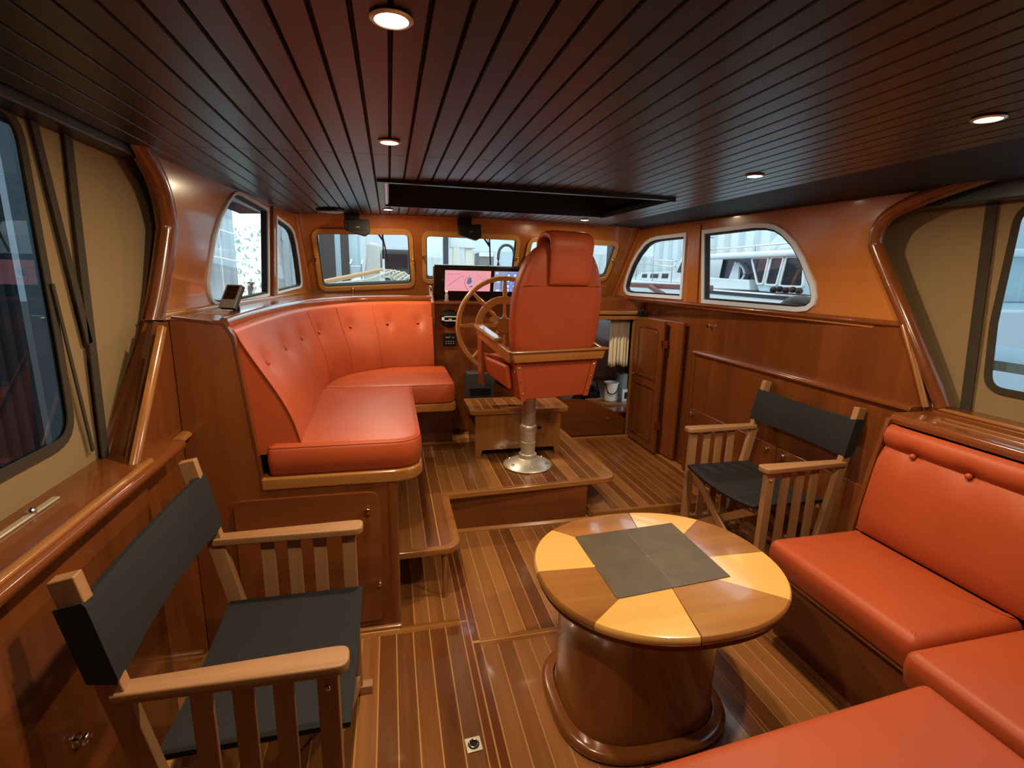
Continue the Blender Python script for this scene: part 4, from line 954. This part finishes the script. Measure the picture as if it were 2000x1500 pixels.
MB().bar((-.665, 2.475, 1.3185), (-.668, 2.462, 1.365), .03, .006).build('stand', 'black', nav)
env = thing('envelope', (-.70, 2.36, 1.318), 'plain buff envelope lying flat on the shelf', 'envelope')
MB().obox((-.692, 2.30, 1.3195), (.085, .17, .002), Matrix.Rotation(.2, 3, 'Z')).build('sheet', 'bleached_x', env)
rg = thing('lifting_ring', (.222, 1.330, 0), 'square chrome flush lifting ring set in the floor', 'ring handle')
rz_ = Matrix.Rotation(math.radians(4), 3, 'Z')
MB().obox((.224, 1.330, .0015), (.052, .052, .003), rz_).build('plate', 'brushed', rg, bevel=.002)
MB().lathe([(.001, .0032), (.019, .0032), (.019, .0030), (.001, .0030)], (.224, 1.330, 0), 24).build('recess', 'black', rg)
MB().tube([Vector((.224 + .014 * math.cos(2 * PI * k / 24), 1.330 + .014 * math.sin(2 * PI * k / 24), .0055)) for k in range(24)], .0028, 8, True).build('ring', 'chrome', rg, smooth=80)
kn = thing('locker_knob', (-.72, 1.139, .445), 'small chrome knob on the side lining behind the near director chair', 'knob')
MB().lathe([(.001, .026), (.010, .026), (.016, .019), (.014, .011), (.007, .007), (.009, 0), (.001, 0)], (-.72, 1.139, .445), 14, Matrix.Rotation(PI / 2, 3, 'Y')).build('grip', 'chrome', kn, smooth=60)
MB().lathe([(.001, .003), (.017, .003), (.018, 0), (.001, 0)], (-.7205, 1.139, .445), 16, Matrix.Rotation(PI / 2, 3, 'Y')).build('rose', 'chrome', kn, smooth=60)
# ================================================================== outside: boat shed and neighbouring boats
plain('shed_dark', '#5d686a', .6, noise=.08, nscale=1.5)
struct(MB().box(-30, 40, -20, 50, -1.75, -1.6).build('ground', 'concrete'), 'concrete floor of the boat shed outside')
def corrugated(p0, p1, z0, z1, pitch, depth, nrm, mat, name, label):
    p0 = Vector((*p0, 0)); p1 = Vector((*p1, 0)); d = p1 - p0; L = d.length; d.normalize(); nrm = Vector(nrm); n = int(L / pitch)
    prof = []
    for i in range(n):
        s = i * pitch
        for a, w in ((0, 0), (.35, 0), (.45, 1), (.9, 1)): prof.append(p0 + d * (s + a * pitch) + nrm * depth * w)
    bk = [p - nrm * .12 for p in (prof[-1], prof[0])]
    rows = [[(p.x, p.y, z0) for p in prof], [(p.x, p.y, z1) for p in prof]]
    return struct(MB().grid(rows).build(name, mat), label)
corrugated((8.6, -6), (8.6, 24), -1.6, 4.5, .55, .14, (-1, 0, 0), 'shed_white', 'wall_shed_right', 'white ribbed shed wall beyond the right windows')
corrugated((-3.1, 17), (10, 17), -1.6, 3.2, .45, .05, (0, -1, 0), 'shed_white', 'wall_shed_front', 'white ribbed shed wall far ahead')
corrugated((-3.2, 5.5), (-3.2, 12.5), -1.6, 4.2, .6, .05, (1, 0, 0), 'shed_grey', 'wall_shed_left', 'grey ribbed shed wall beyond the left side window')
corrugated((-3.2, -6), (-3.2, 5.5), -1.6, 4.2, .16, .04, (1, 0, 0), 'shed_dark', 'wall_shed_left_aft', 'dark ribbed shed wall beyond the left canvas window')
corrugated((-3.2, 15.1), (-3.2, 24), -1.6, 4.2, .6, .05, (1, 0, 0), 'shed_grey', 'wall_shed_left_far', 'grey ribbed shed wall beyond the left shed doorway')
def ext(name, mb, mat, label, cat, group=None, org=None, bevel=0, smooth=None):
    v = mb.v; o = org or (sum(p[0] for p in v) / len(v), sum(p[1] for p in v) / len(v), min(p[2] for p in v))
    return tag(mb.build(name, mat, None, o, bevel=bevel, smooth=smooth), label, cat, group)
ext('steel_post', MB().box(-3.2, -3.02, 14.8, 15.05, -1.6, 4.2), 'white', 'white steel post at the left shed doorway', 'post')
ext('drain_pipe', MB().tube([(-2.95, 17.9, -1.6), (-2.95, 17.9, 4.2)], .06, 10), 'steel_dark', 'dark vertical pipe on the far left shed wall', 'pipe', smooth=60)
ext('pipe_bracket', MB().box(-3.13, -3.10, 17.0, 19.2, 2.36, 2.46), 'white', 'white horizontal bracket across the dark pipe', 'bracket')
ext('scaffold_frame', MB().tube([(-3.0, 9.3, -1.6), (-3.0, 9.5, 2.6)], .025, 6).tube([(-3.0, 10.4, -1.6), (-3.0, 10.5, 2.6)], .025, 6).tube([(-3.0, 9.2, 1.72), (-3.0, 11.6, 1.62)], .02, 6).tube([(-3.0, 9.2, 2.2), (-3.0, 11.6, 2.15)], .02, 6), 'white', 'thin white pipe frame in front of the left shed wall', 'scaffold', smooth=60)
tr = thing('tree', (-5.0, 20.5, -1.6), 'leafy green tree seen through the left shed doorway', 'tree')
MB().tube([(-5.0, 20.5, -1.6), (-4.95, 20.5, 1.0)], .12, 8).build('trunk', 'steel_dark', tr, smooth=60)
fl = MB(); rr = random.Random(3)
for k in range(260):
    a = rr.uniform(0, 2 * PI); r = rr.random() ** .5 * 1.1; z = rr.uniform(.4, 3.0); c = Vector((-5.0 + r * math.cos(a), 20.5 + r * math.sin(a), z))
    R3 = Euler((rr.uniform(0, 3), rr.uniform(0, 3), rr.uniform(0, 3))).to_matrix(); s = rr.uniform(.06, .14)
    fl.add([c + R3 @ Vector(q) * s for q in ((-1, 0, 0), (0, -.45, .1), (1, 0, 0), (0, .45, .1))], [(0, 1, 2, 3)])
tag(fl.build('foliage', 'foliage', tr), kind='stuff')

# ---- white motor cruiser abeam on the right
cr = thing('motor_cruiser', (6.2, 6.6, -1.6), 'white motor cruiser moored beyond the larger right window', 'boat')
MB().prism([(5.0, y, z) for y, z in ((3.2, -1.2), (7.2, -1.2), (7.85, 1.36), (7.6, 1.34), (3.2, 1.30))], (3.0, 0, 0)).build('hull', 'gelcoat', cr, bevel=.03)
MB().prism([(4.99, y, z) for y, z in ((3.2, 1.225), (7.8, 1.275), (7.8, 1.325), (3.2, 1.275))], (.02, 0, 0)).build('hull_stripe', 'boat_stripe', cr)
cab = MB().prism([(5.08, y, z) for y, z in ((4.4, 1.31), (6.22, 1.345), (6.46, 1.82), (4.3, 1.82))], (2.4, 0, 0)).build('wheelhouse', 'gelcoat_blue', cr, bevel=.02)
for poly in ([(6.40, 1.79), (6.09, 1.79), (6.14, 1.46), (6.23, 1.46)], [(6.01, 1.79), (5.81, 1.79), (5.88, 1.45), (6.07, 1.45)], [(5.74, 1.79), (5.46, 1.785), (5.43, 1.44), (5.80, 1.44)], [(5.30, 1.785), (4.75, 1.78), (4.75, 1.44), (5.28, 1.44)]):
    lp = roundpoly(poly, .02, 3)
    f_ = MB().holed(inset(lp, -.025), [lp], lambda a, b: (5.055, a, b), (.03, 0, 0)).build('window_frame', 'white', cab)
    MB().prism([(5.07, a, b) for a, b in lp], (.01, 0, 0)).build('glazing', 'tinted', f_)
MB().prism([(5.12, y, z) for y, z in ((6.46, 1.35), (7.6, 1.35), (7.5, 1.52), (6.5, 1.50))], (2.3, 0, 0)).build('fore_cabin', 'gelcoat', cr, bevel=.02)
MB().prism([(5.30, y, z) for y, z in ((6.46, 1.48), (7.45, 1.50), (7.40, 1.80), (6.46, 1.80))], (1.9, 0, 0)).build('windscreen', 'tinted', cr)
MB().prism([(5.26, y, z) for y, z in ((6.92, 1.50), (7.15, 1.50), (7.05, 1.77), (6.93, 1.72))], (.03, 0, 0)).build('screen_post', 'gelcoat', cr)
MB().tube(smoothpath([(5.24, 6.93, 1.75), (5.24, 6.80, 1.66), (5.24, 6.765, 1.57), (5.24, 6.82, 1.49)], 5), .018, 6).build('grab_rail', 'white', cr, smooth=60)
MB().prism([(5.0, y, z) for y, z in ((4.2, 1.81), (6.45, 1.80), (7.55, 1.80), (7.6, 1.89), (6.1, 1.89), (4.2, 1.90))], (2.6, 0, 0)).build('roof', 'gelcoat', cr, bevel=.03)
MB().tube([(5.1, 4.4, 1.99), (5.1, 7.5, 1.96)], .014, 6).tube([(5.1, 7.5, 1.96), (5.1, 7.55, 1.88)], .014, 6).tube([(5.1, 6.4, 1.98), (5.1, 6.4, 1.88)], .014, 6).build('roof_rail', 'chrome', cr, smooth=60)
MB().prism([(5.2, y, z) for y, z in ((6.25, 1.9), (6.35, 1.9), (5.9, 2.32), (5.84, 2.32))], (.06, 0, 0)).build('radar_arch', 'gelcoat', cr)
MB().prism([(5.2, y, z) for y, z in ((4.6, 1.9), (6.1, 1.9), (5.85, 2.2), (4.8, 2.25))], (1.8, 0, 0)).build('flybridge', 'gelcoat', cr, bevel=.04)
for k in range(5):
    MB().ball((4.97, 5.80 - k * .11, 1.375 + .012 * (k % 2)), .05, 8, 6, (.8, 1.1, .8)).build('fender', 'black', cr, smooth=60)
ext('tarpaulin_bundle', MB().ball((2.74, 2.92, 1.302), .16, 14, 8, (.7, 1.05, .64)), 'rubber', 'dark folded tarpaulin bundle on the side deck outside', 'bundle', smooth=60)
# ---- second white boat further ahead on the right
b2 = thing('white_yacht', (6.0, 9.3, -1.6), 'white yacht with pulpit rails beyond the smaller right window', 'boat')
MB().prism([(5.0, y, z) for y, z in ((8.0, -1.2), (12.0, -1.2), (12.6, 1.50), (8.0, 1.40))], (2.4, 0, 0)).build('hull', 'gelcoat', b2, bevel=.03)
MB().prism([(5.15, y, z) for y, z in ((8.0, 1.40), (10.2, 1.44), (9.9, 1.60), (8.62, 1.62), (8.40, 1.86), (8.0, 1.90))], (1.9, 0, 0)).build('deckhouse', 'gelcoat', b2, bevel=.02)
for poly in ([(8.36, 1.79), (8.04, 1.81), (8.04, 1.60), (8.48, 1.60)], [(9.0, 1.575), (8.78, 1.575), (8.80, 1.49), (9.02, 1.49)], [(9.45, 1.57), (9.15, 1.57), (9.17, 1.49), (9.47, 1.49)], [(9.80, 1.565), (9.60, 1.565), (9.62, 1.49), (9.82, 1.49)]):
    MB().prism([(5.14, a, b) for a, b in poly], (.015, 0, 0)).build('window', 'tinted', b2)
for z in (1.74, 1.84): MB().tube([(5.05, 8.4, z - .04), (5.05, 9.3, z), (5.05, 10.6, z + .03)], .011, 6).build('guard_rail', 'chrome', b2, smooth=60)
for y in (8.5, 9.2, 9.9, 10.6): MB().tube([(5.05, y, 1.40), (5.05, y, 1.84)], .010, 6).build('stanchion', 'chrome', b2, smooth=60)
MB().tube([(5.5, 8.35, 1.86), (5.5, 8.15, 2.5)], .03, 8).build('mast', 'gelcoat', b2, smooth=60); MB().tube([(5.5, 8.0, 2.2), (5.5, 8.5, 2.24)], .012, 6).tube([(5.5, 8.05, 2.3), (5.5, 8.4, 2.33)], .012, 6).build('mast_spreader', 'grey_plastic', b2, smooth=60)
# ---- own deck outside
fd = thing('foredeck', (.7, 6.0, 1.0), 'pale foredeck of this boat beyond the front windows', 'deck')
MB().prism([(a, b, 1.14) for a, b in ((-.75, 4.46), (2.15, 4.46), (2.0, 6.0), (1.3, 7.4), (.7, 7.8), (.1, 7.4), (-.6, 6.0))], (0, 0, .04)).build('deck', 'gelcoat_blue', fd)
MB().box(2.40, 3.02, .5, 6.4, 1.16, 1.20).build('side_walkway', 'gelcoat_blue', fd)
ext('bulwark_rail', MB().bar((2.9, 4.2, 1.413), (2.9, 6.2, 1.403), .09, .055).box(2.88, 2.92, 6.0, 6.06, 1.201, 1.40).box(2.88, 2.92, 4.3, 4.36, 1.201, 1.40), 'rust_red', 'red brown wooden bulwark rail outside the smaller right window', 'rail', bevel=.01)
ext('rail_brace', MB().bar((2.83, 4.5, 1.225), (2.83, 5.2, 1.40), .04, .05), 'rust_red', 'red brown diagonal rail brace outside the smaller right window', 'brace', bevel=.01)
# boom with coiled rope and slim pole on the foredeck
bm_ = thing('boom', (-.3, 5.2, 1.18), 'varnished wooden boom lying across the foredeck', 'boom')
MB().tube([(-.85, 5.15, 1.335), (-.06, 5.2, 1.512)], .022, 10).build('spar', 'spruce', bm_, smooth=60)
MB().tube([(-.85, 5.1, 1.33), (-.2, 5.12, 1.42), (.02, 5.16, 1.50)], .010, 6).build('lashing', 'rope', bm_, smooth=60)
MB().box(-.09, -.04, 5.17, 5.23, 1.181, 1.50).build('crutch', 'white', bm_)
rp = thing('rope_coil', (.06, 5.2, 1.18), 'heap of pale rope beside the end of the boom', 'rope')
rm = MB(); rr = random.Random(5)
for k in range(7):
    cx = -.04 + .032 * k; cz = 1.50 - .004 * k * k / 3
    rm.tube([(cx + .05 * math.cos(2 * PI * j / 12 + k), 5.2 + .04 * math.sin(2 * PI * j / 12), cz - .02 + .035 * math.sin(2 * PI * j / 12 + k * 1.3)) for j in range(12)], .008, 6, True)
for k in range(5): rm.tube(smoothpath([(-.02 + .04 * k, 5.2, 1.50), (.02 + .045 * k, 5.2, 1.42), (.05 + .04 * k, 5.2, 1.185)], 4), .008, 6)
rm.build('coils', 'rope', rp, smooth=60)
sp = thing('slim_mast', (-.05, 5.35, 1.18), 'slim black and white pole standing on the foredeck', 'pole')
MB().tube([(-.052, 5.35, 1.181), (-.052, 5.35, 1.62)], .011, 8).build('lower_pole', 'white', sp, smooth=60)
MB().tube([(-.052, 5.35, 1.62), (-.05, 5.35, 1.86)], .007, 8).build('upper_pole', 'black', sp, smooth=60)
def wiper(p, q, label):
    t = thing('window_wiper', p, label, 'wiper', 'wipers outside the front windows')
    on = lambda X, z, d: Vector((X, YF(z), z)) - FN * d
    MB().bar(on(p[0], p[2], .05), on(q[0], q[1], .055), .012, .010, FN).build('arm', 'black', t)
    MB().bar(on(p[0] + .05, p[2], .05), on(q[0], q[1], .055), .006, .006, FN).build('link', 'black', t)
    MB().bar(on(q[0] - .02, q[1] + .10, .055), on(q[0] + .03, q[1] - .14, .055), .010, .012, FN).build('blade', 'black', t)
wiper((-.11, YF(1.80), 1.80), (-.035, 1.69), 'black wiper arm outside the left front window')
wiper((.69, YF(1.80), 1.80), (.80, 1.68), 'black wiper arm outside the middle front window')
# ---- ahead: shed posts, panels, shrouded boats
ext('steel_column', MB().box(-1.10, -.88, 9.0, 9.25, -1.6, 3.0), 'steel_dark', 'broad dark steel column seen in the left front window', 'column', 'steel columns of the boat shed')
ext('steel_column', MB().box(-.77, -.655, 9.0, 9.25, -1.6, 3.0), 'steel_dark', 'narrower dark steel column seen in the left front window', 'column', 'steel columns of the boat shed')
ext('steel_column', MB().box(-.63, -.52, 9.1, 9.3, -1.6, 3.0), 'gelcoat_blue', 'pale blue steel column beside the narrow dark one', 'column', 'steel columns of the boat shed')
ext('shed_partition', MB().box(-1.4, -.52, 10.2, 10.3, -1.6, 3.0), 'gelcoat_blue', 'pale blue shed panel behind the dark columns', 'partition')
ld = thing('boat_ladder', (-.48, 8.0, -1.6), 'white boarding ladder standing between the columns', 'ladder')
for x in (-.56, -.40): MB().tube([(x, 8.0, -1.6), (x, 8.0, 1.60), (x + .02, 8.05, 1.66)], .012, 6).build('rail', 'white', ld, smooth=60)
for k in range(14): MB().tube([(-.56, 8.0, -1.3 + k * .22), (-.40, 8.0, -1.3 + k * .22)], .010, 6).build('rung', 'white', ld, smooth=60)
sb_ = thing('shrouded_boat', (0, 9.5, -1.6), 'boat under a grey cover ahead of the left front window', 'boat')
MB().prism([(-.40, 8.0, 1.2), (-.12, 8.0, 1.2), (-.12, 8.0, 1.90), (-.30, 8.0, 1.92)], (0, 1.2, 0)).build('cover', 'boat_cover', sb_, bevel=.05)
MB().box(-.10, .32, 8.1, 10.0, 1.40, 1.83).build('wheelhouse', 'steel_dark', sb_, bevel=.03)
MB().box(-.05, .28, 8.07, 8.11, 1.56, 1.76).build('window', 'tinted', sb_)
MB().box(-.6, .9, 8.2, 13.0, -1.4, 1.40).build('hull', 'gelcoat', sb_, bevel=.1)
ext('roof_fascia', MB().box(-.3, 6.0, 11.0, 11.2, 1.98, 2.9), 'shed_white', 'white fascia board high across the shed ahead', 'fascia')
ext('steel_column', MB().box(.93, 1.01, 9.0, 9.15, -1.6, 3.0), 'steel_dark', 'slim dark column in the middle front window', 'column', 'steel columns of the boat shed')
ext('white_screen', MB().box(.60, .90, 9.0, 9.05, 1.75, 2.4), 'gelcoat', 'white stored panel left of the slim dark column', 'screen')
hb = thing('stored_boat', (1.6, 9.6, -1.6), 'white stored boat with cover ahead of the middle front window', 'boat')
MB().box(1.05, 1.52, 9.2, 11.0, 1.93, 2.16).build('hardtop', 'gelcoat', hb, bevel=.02)
MB().prism([(1.10, 9.2, 1.3), (1.28, 9.2, 1.3), (1.22, 9.2, 1.94), (1.12, 9.2, 1.94)], (0, .1, 0)).build('drape', 'curtain', hb)
MB().prism([(1.36, 9.25, 1.3), (1.52, 9.25, 1.3), (1.46, 9.25, 1.94), (1.34, 9.25, 1.94)], (0, .1, 0)).build('drape', 'curtain', hb)
MB().box(1.56, 1.86, 9.2, 9.6, 1.3, 1.87).build('console_pod', 'grey_plastic', hb, bevel=.03)
MB().box(1.58, 1.84, 9.18, 9.21, 1.80, 1.87).build('pod_top', 'gelcoat', hb)
MB().box(.95, 4.0, 9.4, 13.0, -1.4, 1.42).build('hull', 'gelcoat', hb, bevel=.1)
an = thing('anchor_arch', (2.1, 9.0, 1.42), 'dark curved arch standing ahead of the middle front window', 'arch')
MB().tube(smoothpath([(1.97, 9.3, 1.42), (1.96, 9.3, 1.85), (2.04, 9.3, 2.0), (2.18, 9.3, 2.0), (2.26, 9.3, 1.85), (2.27, 9.3, 1.42)], 5), .025, 8).build('hoop', 'steel_dark', an, smooth=60)
MB().box(2.01, 2.23, 9.3, 9.32, 1.42, 1.9).build('infill', 'gelcoat_blue', an)
ext('steel_column', MB().box(4.05, 4.2, 9.0, 9.2, -1.6, 3.0), 'steel_dark', 'dark column in the right front window', 'column', 'steel columns of the boat shed')
